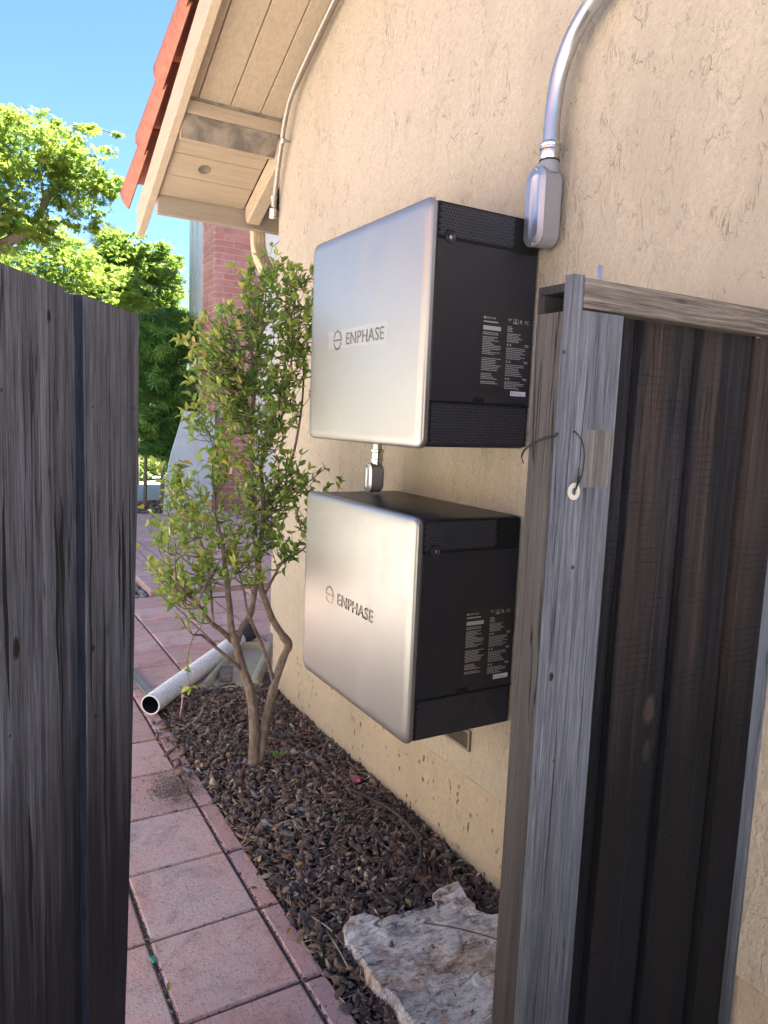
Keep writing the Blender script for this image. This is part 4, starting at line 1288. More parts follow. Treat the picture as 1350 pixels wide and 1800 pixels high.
# refine the outline, then rings from the rim to the centre
dense = []
n = len(outl)
for i in range(n):
    p, q = Vector(outl[i]), Vector(outl[(i+1) % n])
    for k in range(10):
        c = p.lerp(q, k/10); jx = 0.010*noise.noise(Vector((c.x*22, c.y*22, 1))); jy = 0.010*noise.noise(Vector((c.x*22, c.y*22, 7)))
        dense.append((c.x+jx, c.y+jy))
cx, cy = 1.22, 1.52
def rock_step(x, y):
    # split layers: the surface drops in thin sharp ledges
    q = 2.6*noise.fractal(Vector((x*4.2+3, y*4.2, 5)), 1.0, 2.0, 5)+(x-y)*1.5
    f = q-math.floor(q)
    return 0.003*(math.floor(q)+min(1.0, f*7.0))
def rock_z(x, y):
    return 0.050+0.020*(x-1.28)-0.01*(y-1.6)+0.010*noise.fractal(Vector((x*5, y*5, 0)), 1.0, 2.0, 4)+rock_step(x, y)
bm = new()
loops = []
for (s_, dz) in ((1.00, -0.075), (1.012, -0.040), (1.0, -0.012), (0.99, -0.003), (0.975, 0.0)):
    loops.append([(cx+(x-cx)*s_, cy+(y-cy)*s_, rock_z(x, y)+dz) for x, y in dense])
for s_ in np.linspace(0.945, 0.02, 46):
    loops.append([(cx+(x-cx)*s_, cy+(y-cy)*s_, rock_z(cx+(x-cx)*s_, cy+(y-cy)*s_)) for x, y in dense])
loft(bm, loops)
tag(obj('flagstone', bm, M_rock, smooth=True), 'large flat grey and rust flagstone resting on the mulch beside the fence post', 'stone')

# ------------------------------------------------------------------ left gate (open, board on board)
GA = R(57)
gate = thing('wooden_gate', (-0.157, 0.98, 0), 'weathered grey board gate standing open at the left edge', 'gate', rz=GA)
def gboard(x0, x1, y0, y1, z0, z1, wav=0.0, m=None, nm='board', notch=False):
    """board as a lofted column with slightly wavy edges; local coordinates of the gate"""
    bm = new(); loops = []
    nz = 26
    for k in range(nz+1):
        z = z0+(z1-z0)*k/nz
        w0 = wav*noise.noise(Vector((x0*9, 2.1, z*1.6))); w1 = wav*noise.noise(Vector((x1*9, 5.3, z*1.9)))
        xe = x1+w1
        if notch: xe -= float(np.interp(z, [0.05, 0.65, 1.17, 1.45, 1.8], [0.095, 0.058, 0.030, 0.012, 0.0]))
        if notch and z < 0.20: xe -= 0.003
        c = 0.0015
        loops.append([(x0+w0+c, y0, z), (xe-c, y0, z), (xe, y0+c, z), (xe, y1, z), (x0+w0, y1, z), (x0+w0, y0+c, z)])
    loft(bm, loops)
    # weathered top edge
    for v in bm.verts:
        if v.co.z > z1-1e-4: v.co.z += 0.004*noise.noise(Vector((v.co.x*60, v.co.y*60, 0)))
    return obj(nm, bm, m or M_gate, gate, world_space=False)
ZT = 1.812
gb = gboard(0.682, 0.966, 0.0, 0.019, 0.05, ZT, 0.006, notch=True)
gb.data.materials.append(M_gate_edge_shade)
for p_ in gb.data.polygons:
    if p_.normal.x < -0.9: p_.material_index = 1  # near edge gets the painted shade
gboard(0.335, 0.611, 0.0, 0.019, 0.05, ZT+0.003, 0.005)
gboard(-0.01, 0.262, 0.0, 0.019, 0.05, ZT, 0.005)
gboard(0.575, 0.712, 0.0195, 0.038, 0.05, ZT-0.002, 0.003)
gboard(0.225, 0.372, 0.0195, 0.038, 0.05, ZT-0.002, 0.003)
for z in (0.25, 0.95, 1.60):
    bm = new(); box(bm, 0.0, 0.962, 0.0385, 0.076, z, z+0.088, 0.003)
    obj('rail', bm, M_gate_rail, gate, world_space=False)
for (x, z) in ((0.745, 1.02), (0.75, 0.66), (0.40, 1.05), (0.72, 1.60), (0.93, 1.60), (0.40, 1.62)):
    bm = new(); lathe(bm, (x, 0.0, z), (0, -1, 0), [(0, 0.003), (0.0012, 0.003), (0.0016, 0.0)], 8, cap=False)
    obj('nail', bm, M_nail, gate, world_space=False)
M_split = flat('dark_split', (0.012, 0.011, 0.012), 0.95)
M_knot = flat('knot_wood', (0.055, 0.045, 0.042), 0.8, var=0.4, scale=120)
def knot(x, z, a, b_, y=-0.0008, parent=gate, ms=(M_knot, M_split), ws=False):
    bm = new()
    for r_, yy, mi in ((1.0, y, 0), (0.72, y-0.0006, 1)):
        ring = [(x+math.cos(R(t_))*a*r_*(1+.12*math.sin(3*R(t_)+x*50)), yy, z+math.sin(R(t_))*b_*r_) for t_ in range(0, 360, 24)]
        back = [(p[0], yy+0.0009, p[2]) for p in ring]
        loft(bm, [back, ring], mi=mi)
    return obj('knot', bm, None, parent, world_space=ws, mats=list(ms))
def split(pts, w, y=-0.0007, parent=gate, ws=False):
    bm = new(); n_ = len(pts); A = []; B_ = []
    for i, (x, z) in enumerate(pts):
        ww = w*math.sin(math.pi*(i+0.3)/(n_-0.4))/2
        A.append(bm.verts.new((x-ww, y, z))); B_.append(bm.verts.new((x+ww, y, z)))
    for i in range(n_-1): bm.faces.new((A[i], B_[i], B_[i+1], A[i+1]))
    return obj('split', bm, M_split, parent, world_space=ws)
def vsplit(x, z0, z1, w, n_=9, j=0.004):
    return [(x+j*noise.noise(Vector((x*50, z0*7+k*0.45, 0))), z0+(z1-z0)*k/(n_-1)) for k in range(n_)]
knot(0.424, 1.193, 0.011, 0.021); knot(0.712, 1.102, 0.005, 0.008); knot(0.72, 0.951, 0.0045, 0.007); knot(0.551, 1.754, 0.006, 0.012)
for x, z0, z1, w in ((0.397, 1.10, 1.47, 0.005), (0.566, 1.06, 1.44, 0.005), (0.586, 1.20, 1.435, 0.007), (0.575, 0.8, 1.3, 0.003), (0.702, 0.95, 1.43, 0.004), (0.765, 0.55, 1.21, 0.006), (0.452, 0.62, 0.90, 0.006),
                     (0.868, 1.05, 1.40, 0.008), (0.845, 1.15, 1.37, 0.005), (0.905, 0.9, 1.46, 0.004), (0.80, 0.2, 0.62, 0.004), (0.36, 0.5, 0.95, 0.003), (0.50, 0.3, 0.7, 0.003)):
    split(vsplit(x, z0, z1, w*2.4, j=0.008), w*2.4)
# hinge post of the gate, just outside the frame
bm = new(); box(bm, -0.30, -0.205, 0.90, 0.99, -0.3, 1.86, 0.004)
tag(obj('gate_post', bm, M_post), 'grey post carrying the open left gate', 'post')

# ------------------------------------------------------------------ right fence panel (across the gap to the wall)
fen = thing('fence_panel', (1.2, 0.95, 0), 'dark weathered fence panel on the right, from grey end post to the stucco wall', 'fence')
def fboard(nm, x0, x1, y0, y1, z0, z1, m, wav=0.0, c=0.0015, label=None):
    bm = new(); loops = []; nz = 30
    for k in range(nz+1):
        z = z0+(z1-z0)*k/nz
        w0 = wav*noise.noise(Vector((x0*9+3, 2.1, z*2.3))); w1 = wav*noise.noise(Vector((x1*9+3, 5.3, z*2.0)))
        loops.append([(x0+w0+c, y0, z), (x1+w1-c, y0, z), (x1+w1, y0+c, z), (x1+w1, y1, z), (x0+w0, y1, z), (x0+w0, y0+c, z)])
    loft(bm, loops)
    return obj(nm, bm, m, fen, label=label)
# post at the free end: side face towards the path, with a mortise near its top
fboard('post', 0.884, 0.93, 0.950, 1.016, 0.0, 1.790, M_post, 0.002)
# end of the horizontal member over the post, hollow
pc = new()
box(pc, 0.8835, 0.93, 0.9505, 1.017, 1.822, 1.836, 0.001)
box(pc, 0.8835, 0.93, 0.9985, 1.017, 1.7905, 1.8215, 0.001)
obj('rail_end', pc, M_post, fen)
bm = new(); box(bm, 0.925, 0.93, 0.952, 0.998, 1.7905, 1.8215); obj('pocket', bm, M_dark, fen)
# corner trim, a touch taller than the rail
fboard('corner_strip', 0.8815, 0.9055, 0.9285, 0.9495, 0.0, 1.8475, M_stile, 0.0015, 0.0012)
fboard('stile', 0.9065, 1.004, 0.9295, 0.9485, 0.0, 1.792, M_stile, 0.0012)
bm = new(); box(bm, 0.935, 0.999, 0.9290, 0.93, 1.495, 1.595)
obj('pale_patch', bm, wood('fresh_patch', 'z', (0.07, 0.068, 0.066), (0.23, 0.22, 0.21)), fen, label='pale unweathered rectangle on the stile')
bm = new(); box(bm, 0.9065, 1.549, 0.928, 0.966, 1.797, 1.8455, 0.0025)
for v in bm.verts: v.co.z += 0.0025*noise.noise(v.co*9)
obj('top_rail', bm, M_rail, fen)
fboard('board', 1.0, 1.125, 0.9865, 1.004, 0.0, 1.805, M_char, 0.003)
fboard('board', 1.093, 1.236, 0.9665, 0.985, 0.0, 1.800, M_char, 0.006)
fboard('board', 1.21, 1.30, 0.9865, 1.004, 0.0, 1.805, M_char, 0.003)
fboard('board', 1.268, 1.415, 0.9665, 0.985, 0.0, 1.800, M_char, 0.006)
fboard('board', 1.39, 1.46, 0.9865, 1.004, 0.0, 1.805, M_char, 0.003)
fboard('board', 1.438, 1.5355, 0.955, 0.985, 0.0, 1.796, M_char, 0.004)
fboard('wall_strip', 1.5365, 1.549, 0.934, 0.998, 0.0, 1.795, M_stile, 0.0006, label='thin bluish grey strip against the wall')
for z in (0.35, 1.05): 
    bm = new(); box(bm, 0.935, 1.549, 1.0045, 1.04, z, z+0.088); obj('rail', bm, M_rail, fen)
for (x, y, z, d) in ((0.8805, 0.940, 1.722, (-1, 0, 0)), (0.8805, 0.944, 1.585, (-1, 0, 0)), (0.925, 0.929, 1.355, (0, -1, 0)), (0.915, 0.929, 1.0, (0, -1, 0))):
    bm = new(); lathe(bm, (x, y, z), d, [(0, 0.0035), (0.0012, 0.0035), (0.002, 0.0)], 10, cap=False)
    obj('nail', bm, M_nail, fen)
bm = new(); lathe(bm, (0.995, 0.985, 1.80), (0, 0, 1), [(0, 0.0045), (0.082, 0.0045), (0.084, 0.0035)], 12)
tag(obj('bolt', bm, M_galv, smooth=True), 'short threaded steel rod sticking up behind the fence top rail', 'bolt')
knot(1.203, 1.035, 0.019, 0.036, y=0.9658, parent=fen, ms=(M_split, flat('heart_knot_core', (0.030, 0.021, 0.017), 0.8, var=0.6, scale=120)), ws=True)
knot(1.206, 0.945, 0.012, 0.026, y=0.9656, parent=fen, ms=(M_split, flat('knot_tail', (0.010, 0.009, 0.009), 0.8, var=0.6, scale=120)), ws=True)
knot(1.021, 1.322, 0.006, 0.011, y=0.9855, parent=fen, ws=True); knot(0.893, 1.161, 0.0055, 0.009, y=0.9282, parent=fen, ws=True)
for x, z0, z1, w, y in ((0.945, 1.62, 1.79, 0.0012, 0.9292), (0.925, 1.45, 1.70, 0.0016, 0.9292), (0.915, 0.7, 1.15, 0.0022, 0.9292), (0.94, 0.3, 0.8, 0.002, 0.9292), (0.975, 0.9, 1.3, 0.0014, 0.9292), (0.912, 0.2, 0.62, 0.002, 0.9292),
                        (1.13, 1.35, 1.55, 0.004, 0.9660), (1.17, 0.3, 0.9, 0.0035, 0.9660), (1.33, 1.2, 1.7, 0.003, 0.9660), (1.37, 0.5, 1.0, 0.0035, 0.9660)):
    split(vsplit(x, z0, z1, w, j=0.003), w, y=y-0.0004, parent=fen, ws=True)
# latch pull: washer on a loop of black wire
w = thing('latch_pull', (0.912, 0.925, 1.49), 'pale washer hanging on a loop of black wire at the fence post', 'latch pull')
bm = new(); lathe(bm, (0.9115, 0.9265, 1.489), (0.1, -1, 0.05), [(0, 0.0065), (0, 0.0148), (0.0022, 0.0148), (0.0022, 0.0065), (0, 0.0065)], 28, cap=False)
obj('washer', bm, M_washer, w, smooth=True)
bm = new()
tube(bm, catmull([(0.9035, 0.931, 1.590), (0.905, 0.924, 1.590), (0.918, 0.921, 1.575), (0.926, 0.921, 1.55), (0.924, 0.921, 1.52), (0.918, 0.9215, 1.506), (0.9125, 0.9215, 1.492)], 5), 0.0012, 6)
tube(bm, catmull([(0.916, 0.922, 1.508), (0.914, 0.921, 1.530), (0.917, 0.921, 1.515), (0.913, 0.9215, 1.50), (0.9105, 0.9225, 1.489)], 4), 0.0009, 6)
for k in range(5):
    tube(bm, [(0.9125, 0.9205, 1.504+k*0.0026), (0.9205, 0.9205, 1.505+k*0.0026)], 0.0009, 5)
lathe(bm, (0.9035, 0.9298, 1.590), (0, -1, 0), [(0, 0.0038), (0.0006, 0.0038)], 10)
obj('wire', bm, M_wire, w, smooth=True)
bm = new()
tube(bm, catmull([(0.882, 0.946, 1.583), (0.872, 0.965, 1.578), (0.868, 1.0, 1.562), (0.872, 1.02, 1.545), (0.882, 1.025, 1.530)], 5), 0.0010, 6)
tube(bm, catmull([(0.882, 0.946, 1.581), (0.868, 0.970, 1.572), (0.864, 1.0, 1.556), (0.872, 1.02, 1.540)], 5), 0.0008, 6)
obj('wire', bm, M_wire, w, smooth=True)

# ------------------------------------------------------------------ the shrub
SK = {
'A': [(1.127, -0.01), (1.123, 0.206), (1.099, 0.366), (1.063, 0.474), (1.03, 0.58), (1.003, 0.673), (0.991, 0.768), (0.977, 0.883), (0.963, 0.968), (0.952, 1.055)],
'B': [(1.150, -0.01), (1.173, 0.17), (1.2, 0.299), (1.226, 0.397), (1.257, 0.498), (1.283, 0.559), (1.248, 0.609), (1.203, 0.685), (1.169, 0.767), (1.143, 0.844), (1.127, 0.958), (1.112, 1.076), (1.106, 1.243), (1.093, 1.408), (1.08, 1.542)],
'C': [(1.029, 0.60), (1.059, 0.670), (1.098, 0.722), (1.112, 0.795), (1.127, 0.871), (1.147, 1.046), (1.154, 1.215), (1.143, 1.372)],
'D': [(1.212, 0.40), (1.165, 0.537), (1.121, 0.629), (1.088, 0.697), (1.058, 0.777), (1.041, 0.842), (1.014, 0.928), (0.99, 1.054)],
'E': [(1.015, 0.605), (0.957, 0.668), (0.891, 0.73), (0.82, 0.828), (0.775, 0.869), (0.725, 0.935), (0.709, 0.984)],
'F': [(1.075, 0.455), (1.036, 0.496), (0.948, 0.582), (0.865, 0.668), (0.838, 0.688), (0.80, 0.70)],
'G': [(1.16, 0.80), (1.224, 0.926), (1.253, 0.963), (1.319, 1.001), (1.375, 1.075)],
'H': [(1.15, 1.12), (1.203, 1.254), (1.283, 1.39), (1.327, 1.592), (1.341, 1.757), (1.339, 1.921)],
'U1': [(1.08, 1.542), (1.043, 1.648), (0.999, 1.776), (0.959, 1.889), (0.917, 1.976)],
'U2': [(1.08, 1.542), (1.101, 1.663), (1.116, 1.807), (1.126, 1.95), (1.135, 2.115), (1.145, 2.20)],
'U3': [(1.08, 1.542), (1.055, 1.685), (1.068, 1.827), (1.05, 1.989), (1.071, 2.15)],
'U4': [(1.143, 1.372), (1.173, 1.52), (1.209, 1.668), (1.231, 1.864), (1.252, 2.057), (1.274, 2.19)],
'U5': [(1.143, 1.372), (1.188, 1.471), (1.264, 1.622), (1.299, 1.796), (1.32, 2.017), (1.338, 2.25)],
'L1': [(0.83, 0.82), (0.868, 0.938), (0.92, 1.032), (0.963, 1.178)],
'L2': [(0.90, 0.73), (0.891, 0.95), (0.841, 1.15), (0.817, 1.28)],
'L3': [(0.952, 1.055), (0.93, 1.2), (0.96, 1.36), (0.93, 1.5)],
'L4': [(0.709, 0.984), (0.72, 1.08), (0.70, 1.18), (0.735, 1.28)],
}
DEP = {'A': (0, -.05), 'B': (0, .0), 'C': (-.02, .03), 'D': (0, -.10), 'E': (0, -.22), 'F': (0, -.16), 'G': (0, -.06), 'H': (0, .05), 'U1': (0, -.15), 'U2': (0, .08),
       'U3': (0, -.1), 'U4': (.02, -.05), 'U5': (.02, .14), 'L1': (-.12, -.2), 'L2': (-.1, .05), 'L3': (-.05, .08), 'L4': (-.22, -.12)}
RAD = {'A': (.027, .008), 'B': (.022, .010), 'C': (.015, .010), 'D': (.010, .004), 'E': (.013, .004), 'F': (.011, .0035), 'G': (.007, .003), 'H': (.008, .004),
       'U1': (.011, .003), 'U2': (.012, .003), 'U3': (.009, .003), 'U4': (.009, .003), 'U5': (.009, .003), 'L1': (.006, .002), 'L2': (.006, .002), 'L3': (.007, .002), 'L4': (.004, .002)}
shrub = thing('shrub', (1.14, 3.03, 0), 'multi-stemmed green shrub with yellow-orange new leaves growing by the wall corner', 'shrub')
nodes = []
for k_, pts in SK.items():
    d0, d1 = DEP[k_]; n = len(pts)
    P = [Vector((x, 3.03+d0+(d1-d0)*i/(n-1)+0.006*noise.noise(Vector((x*9, z*9, 2))), z)) for i, (x, z) in enumerate(pts)]
    P = catmull(P, 5)
    r0, r1 = RAD[k_]; m = len(P)
    rad = [r0+(r1-r0)*(i/(m-1))**0.8 for i in range(m)]
    if k_ in 'AB':
        rad[0] *= 1.12; rad[1] *= 1.05
    if k_ == 'B':
        for i in range(m):
            if 0.53 < P[i].z < 0.60: rad[i] *= 1.18
    bm = new(); tube(bm, P, rad, 12 if r0 > .012 else 8, wob=0.16)
    obj('trunk' if k_ in 'AB' else 'branch', bm, M_bark, shrub, smooth=True)
    for i in range(0, m):
        if P[i].z > 0.62: nodes.append((P[i], rad[i], k_))
# twigs towards scattered targets, leaves along them
def poly_pick(P):
    xs_ = [p[0] for p in P]; zs_ = [p[1] for p in P]
    while True:
        x = rng.uniform(min(xs_), max(xs_)); z = rng.uniform(min(zs_), max(zs_))
        if inside(x, z, P): return x, z
up = [(0.815, 1.86), (0.86, 1.97), (0.93, 2.06), (1.0, 2.10), (1.04, 2.23), (1.14, 2.28), (1.26, 2.24), (1.345, 2.27), (1.36, 2.0), (1.30, 1.62), (1.15, 1.45), (1.02, 1.50), (0.92, 1.66), (0.84, 1.76)]
low = [(0.63, 0.98), (0.65, 1.35), (0.76, 1.40), (0.86, 1.42), (0.98, 1.52), (1.16, 1.50), (1.18, 1.20), (1.13, 0.93), (0.98, 0.90), (0.86, 0.80), (0.74, 0.74)]
rt_ = [(1.14, 0.98), (1.13, 1.5), (1.22, 1.56), (1.30, 1.50), (1.46, 1.34), (1.44, 1.26), (1.31, 1.15), (1.33, 1.02)]
topl = [(0.78, 1.52), (0.75, 1.93), (0.82, 1.98), (0.92, 1.92), (0.99, 1.62), (0.96, 1.48)]
TW = []
def add_twigs(P, n, ydev, ymid, zone):
    for i in range(n):
        x, z = poly_pick(P)
        y = ymid+rng.normal()*ydev
        if x > 1.3: y = max(y, 2.78)
        x = min(x, 1.50)
        t_ = Vector((x, y, z))
        cand = [q for q in nodes if q[0].z < z-0.05 and q[0].z > z-0.6]
        if not cand: cand = nodes
        b_ = min(cand, key=lambda q: (q[0]-t_).length+0.35*abs(abs(q[0].z-z)-0.2)+random.uniform(0, .06))
        if (b_[0]-t_).length > 0.6: continue
        p0 = b_[0]; mid = p0.lerp(t_, 0.5)+Vector((rng.normal()*.02, rng.normal()*.02, -0.03+rng.normal()*.012))
        TW.append((catmull([p0, mid, t_], 5), zone, min(b_[1]*0.5, .0030)))
add_twigs(up, 300, 0.12, 3.02, 'up')
add_twigs(low, 175, 0.12, 2.98, 'low')
add_twigs(rt_, 85, 0.09, 3.02, 'rt')
add_twigs(topl, 38, 0.08, 2.93, 'tl')
# hanging sprig near the pipe
TW.append((catmull([Vector((0.84, 2.94, 0.70)), Vector((0.80, 2.9, 0.66)), Vector((0.785, 2.9, 0.56)), Vector((0.80, 2.9, 0.47))], 4), 'tl', 0.0015))
TW.append((catmull([Vector((0.78, 2.9, 0.86)), Vector((0.72, 2.9, 0.83)), Vector((0.68, 2.9, 0.87))], 4), 'tl', 0.0018))
tv = new(); leaves = []
for pts, zone, r in TW:
    m = len(pts)
    tube(tv, pts, [r*(1-0.7*i/(m-1))+0.0004 for i in range(m)], 4, cap=False)
    nl = {'up': 8, 'low': 9, 'rt': 8, 'tl': 9}[zone]
    for i in range(nl):
        u = (0.35 if zone != 'low' else 0.5)+(0.65 if zone != 'low' else 0.5)*(i+0.5)/nl
        if i >= nl-3: u = 1.0
        idx = min(m-2, int(u*(m-1))); p = pts[idx].lerp(pts[idx+1], u*(m-1)-idx)
        d = (pts[idx+1]-pts[idx]).normalized()
        az = i*2.4+rng.uniform(0, .8)
        n_, b2_ = frame_for(d)
        out = n_*math.cos(az)+b2_*math.sin(az)
        ld = (d*rng.uniform(.35, 1.0)+out*rng.uniform(.6, 1.0)+Vector((0, 0, rng.uniform(0.0, .35)))).normalized()
        l = rng.uniform(.020, .047)
        if zone == 'tl': l = rng.uniform(.026, .046)
        upv = (Vector((rng.normal()*.5, rng.normal()*.5, 1))).normalized()
        side = upv.cross(ld).normalized(); nz_ = ld.cross(side)
        M = np.array([ld[:], side[:], nz_[:]]).T
        young = (u > .93) and rng.uniform() < (.55 if zone == 'up' else .75)
        if zone == 'rt': tn = rng.uniform(.08, .5) if not young else rng.uniform(.45, .75)
        elif zone == 'up':
            left = p.x < 1.03
            tn = rng.uniform(.15, .6) if not young else rng.uniform(.6, 1.0 if left else .85)
        else: tn = rng.uniform(.35, .78) if not young else rng.uniform(.7, .99)
        leaves.append((p, M, l, l*rng.uniform(.42, .58), tn))
tvm = obj('twigs', tv, M_twig, shrub)
tvm['kind'] = 'stuff'
order = sorted(range(len(leaves)), key=lambda i: -leaves[i][2]/leaves[i][0].y**2 + random.uniform(0, .0008))
solo = set(order[:300]); lcache = {}
V = []; F = []; T = []; nv = 0
sinv = WM[shrub.name].inverted()
for i, (p, M3, l, w_, tn) in enumerate(leaves):
    if i in solo:
        q = (int(tn*9), random.randrange(3))
        if q not in lcache:
            me = bpy.data.meshes.new('leaf'); me.from_pydata((LV, LV2, LV3)[q[1]].tolist(), [], LF.tolist())
            at = me.attributes.new('tint', 'FLOAT', 'POINT'); at.data.foreach_set('value', np.full(len(LV), (q[0]+.5)/9, dtype=np.float32))
            me.materials.append(M_leaf); me.polygons.foreach_set('use_smooth', [True]*len(me.polygons)); lcache[q] = me
        M = Matrix.Identity(4)
        for a in range(3):
            for b_ in range(3): M[a][b_] = M3[a, b_]*(l, w_, l)[b_]
        M.translation = p
        link_mesh('leaf', lcache[q], shrub, sinv @ M)
    else:
        V.append((random.choice((LV, LV2, LV3))*np.array([l, w_, l])) @ M3.T+np.array(p[:])); F.append(LF+nv); nv += len(LV); T.append(np.full(len(LV), tn))
from_np('foliage', np.concatenate(V), np.concatenate(F), M_leaf, shrub, np.concatenate(T), 'stuff')
# green sprout at the shrub's foot
V = []; F = []; nv = 0
for k in range(9):
    v = LV*np.array([.03, .012, .02]) @ rotm(rng.normal()*.4, -0.9+rng.normal()*.3, k*.9).T+np.array([1.235+rng.normal()*.012, 3.02+rng.normal()*.012, .03])
    V.append(v); F.append(LF+nv); nv += len(LV)
o = from_np('seedling', np.concatenate(V), np.concatenate(F), M_leaf, None, np.full(nv, .4))
tag(o, 'tiny green sprout at the foot of the shrub trunk', 'seedling')

# ------------------------------------------------------------------ background trees
def star_leaf(kind):
    if kind == 'maple':
        V = [(0, 0, 0)]; F = []
        for a in (-75, -38, 0, 38, 75):
            L_ = 1.0-abs(a)/170
            ca, sa = math.cos(R(a)), math.sin(R(a))
            b0 = len(V)
            V += [(ca*L_*.45-sa*.13, sa*L_*.45+ca*.13, .03), (ca*L_, sa*L_, -.12), (ca*L_*.45+sa*.13, sa*L_*.45-ca*.13, .03)]
            F.append((0, b0+2, b0+1, b0))
        return np.array(V), np.array(F)
    if kind == 'blade':
        V = [(0, 0, 0)]; F = []
        for a in (-60, -20, 20, 60):
            ca, sa = math.cos(R(a)), math.sin(R(a)); b0 = len(V)
            V += [(ca*.5-sa*.06, sa*.5+ca*.06, .05), (ca, sa, -.05), (ca*.5+sa*.06, sa*.5-ca*.06, .05)]
            F.append((0, b0+2, b0+1, b0))
        return np.array(V), np.array(F)
    V = [(0, 0, 0), (.5, .28, .05), (1, 0, -.05), (.5, -.28, .05)]
    return np.array(V), np.array([(0, 1, 2, 3)])

def tree(name, label, base, clumps, mat_, kind, n, size, limbs, trunk_r, tint=(0, 1), droop=0.0, cat='tree', group=None, layer=0.35):
    """clumps: (centre, radii). leaves gather in small sprays inside each clump"""
    t = thing(name, base, label, cat, group=group)
    bm = new()
    for pts, r0, r1 in limbs:
        P = catmull(pts, 5); m = len(P)
        tube(bm, P, [r0+(r1-r0)*i/(m-1) for i in range(m)], 10, wob=.15)
    obj('trunk', bm, M_tbark, t, smooth=True)
    bv, bf = star_leaf(kind); nb_ = len(bv)
    vol = np.array([c[1][0]*c[1][1]*c[1][2] for c in clumps])**0.72; vol /= vol.sum()
    Cs = []; Ts = []
    spray = []
    for ci, (c, r) in enumerate(clumps):
        k = max(4, int(n*vol[ci]/26))
        for _ in range(k):
            d = rng.normal(size=3); d /= np.linalg.norm(d)
            rr = rng.uniform(.25, 1.0)**.6*(1+.25*noise.noise(Vector((d*1.7+ci).tolist())))
            pc_ = np.array(c)+d*rr*np.array(r)
            tn = rng.uniform(*tint)
            m = 26
            sp = rng.normal(size=(m, 3))*np.array([.16, .16, .16*layer])*max(r)*.75
            Cs.append(pc_+sp); Ts.append(np.clip(tn+rng.normal(size=m)*.12, 0, 1))
    C = np.concatenate(Cs); Tn = np.concatenate(Ts); N = len(C)
    az = rng.uniform(0, 2*np.pi, N); ti = rng.normal(size=N)*.55; tj = rng.normal(size=N)*.5+droop
    s_ = size*rng.uniform(.65, 1.25, N)
    ca, sa, cb, sb, cc, sc_ = np.cos(az), np.sin(az), np.cos(tj), np.sin(tj), np.cos(ti), np.sin(ti)
    X = bv[None, :, 0]*s_[:, None]; Y = bv[None, :, 1]*s_[:, None]; Z = bv[None, :, 2]*s_[:, None]
    Y2 = Y*cc[:, None]-Z*sc_[:, None]; Z2 = Y*sc_[:, None]+Z*cc[:, None]
    X3 = X*cb[:, None]+Z2*sb[:, None]; Z3 = -X*sb[:, None]+Z2*cb[:, None]
    X4 = X3*ca[:, None]-Y2*sa[:, None]; Y4 = X3*sa[:, None]+Y2*ca[:, None]
    Vv = np.stack([X4, Y4, Z3], -1)+C[:, None, :]
    Ff = bf[None]+(np.arange(N)*nb_)[:, None, None]
    from_np('crown', Vv.reshape(-1, 3), Ff.reshape(-1, bf.shape[1]), mat_, t, np.repeat(Tn, nb_), 'stuff')
    return t

tree('maple_tree', 'bright yellow-green maple arching into the sky above the left gate', (-0.6, 11.5, 0),
     [((0.2, 11.5, 4.5), (.85, .9, .85)), ((0.9, 11.3, 4.95), (.75, .8, .50)), ((1.55, 11.4, 4.85), (.60, .6, .45)), ((0.1, 11.8, 5.25), (.5, .6, .55)), ((1.5, 11.5, 4.45), (.6, .5, .35)), ((0.5, 11.5, 3.9), (.6, .5, .35)), ((0.55, 11.6, 5.3), (.35, .4, .25)),
      ((-0.6, 11.4, 4.6), (.9, .9, .9)), ((2.0, 11.3, 4.62), (.28, .4, .22)), ((1.35, 11.4, 5.36), (.34, .3, .07)), ((1.85, 11.4, 5.40), (.30, .3, .05)), ((0.75, 11.3, 4.0), (.5, .5, .22)), ((0.1, 11.5, 5.75), (.17, .2, .25)), ((1.75, 11.4, 4.0), (.07, .1, .2)), ((1.2, 11.4, 3.95), (.25, .3, .12))],
     M_maple, 'maple', 14500, 0.078,
     [([(-.6, 11.5, -.1), (-.5, 11.5, 1.6), (-.1, 11.5, 2.9), (.45, 11.5, 3.58), (.95, 11.5, 4.0), (1.25, 11.5, 4.55), (1.8, 11.4, 4.8)], .13, .025), ([(.45, 11.5, 3.58), (.5, 11.6, 4.2), (.3, 11.7, 4.9), (.2, 11.6, 5.4)], .05, .012),
      ([(1.1, 11.5, 4.3), (1.1, 11.4, 4.9), (1.5, 11.4, 5.40), (2.15, 11.4, 5.38)], .02, .006), ([(-.5, 11.5, 1.8), (-.9, 11.5, 3.2), (-.8, 11.5, 4.8)], .08, .02)],
     .1, (.2, 1.0), .35)
tree('maple_tree', 'broad lime-green maple directly behind the left gate boards', (0.7, 14.5, 0),
     [((0.7, 14.5, 3.6), (1.3, 1.2, .85)), ((2.1, 14.5, 3.75), (.9, .9, .75)), ((1.4, 14.5, 4.35), (.8, .8, .45)), ((2.7, 14.3, 3.3), (.6, .6, .5)), ((-.6, 14.5, 3.8), (1.2, 1, 1.0)), ((0.2, 14.3, 2.8), (1.2, 1, .6)), ((2.0, 14.2, 2.9), (1.0, .8, .5))],
     M_maple, 'maple', 16000, 0.090, [([(.7, 14.5, -.1), (.8, 14.5, 1.8), (1.2, 14.5, 3.2), (1.6, 14.5, 4.2)], .13, .03), ([(.8, 14.5, 1.8), (.1, 14.5, 3.0), (-.3, 14.5, 4.0)], .09, .02), ([(1.0, 14.5, 2.4), (2.0, 14.4, 3.2), (2.6, 14.3, 3.8)], .06, .02)],
     .1, (.25, 1.0), .3)
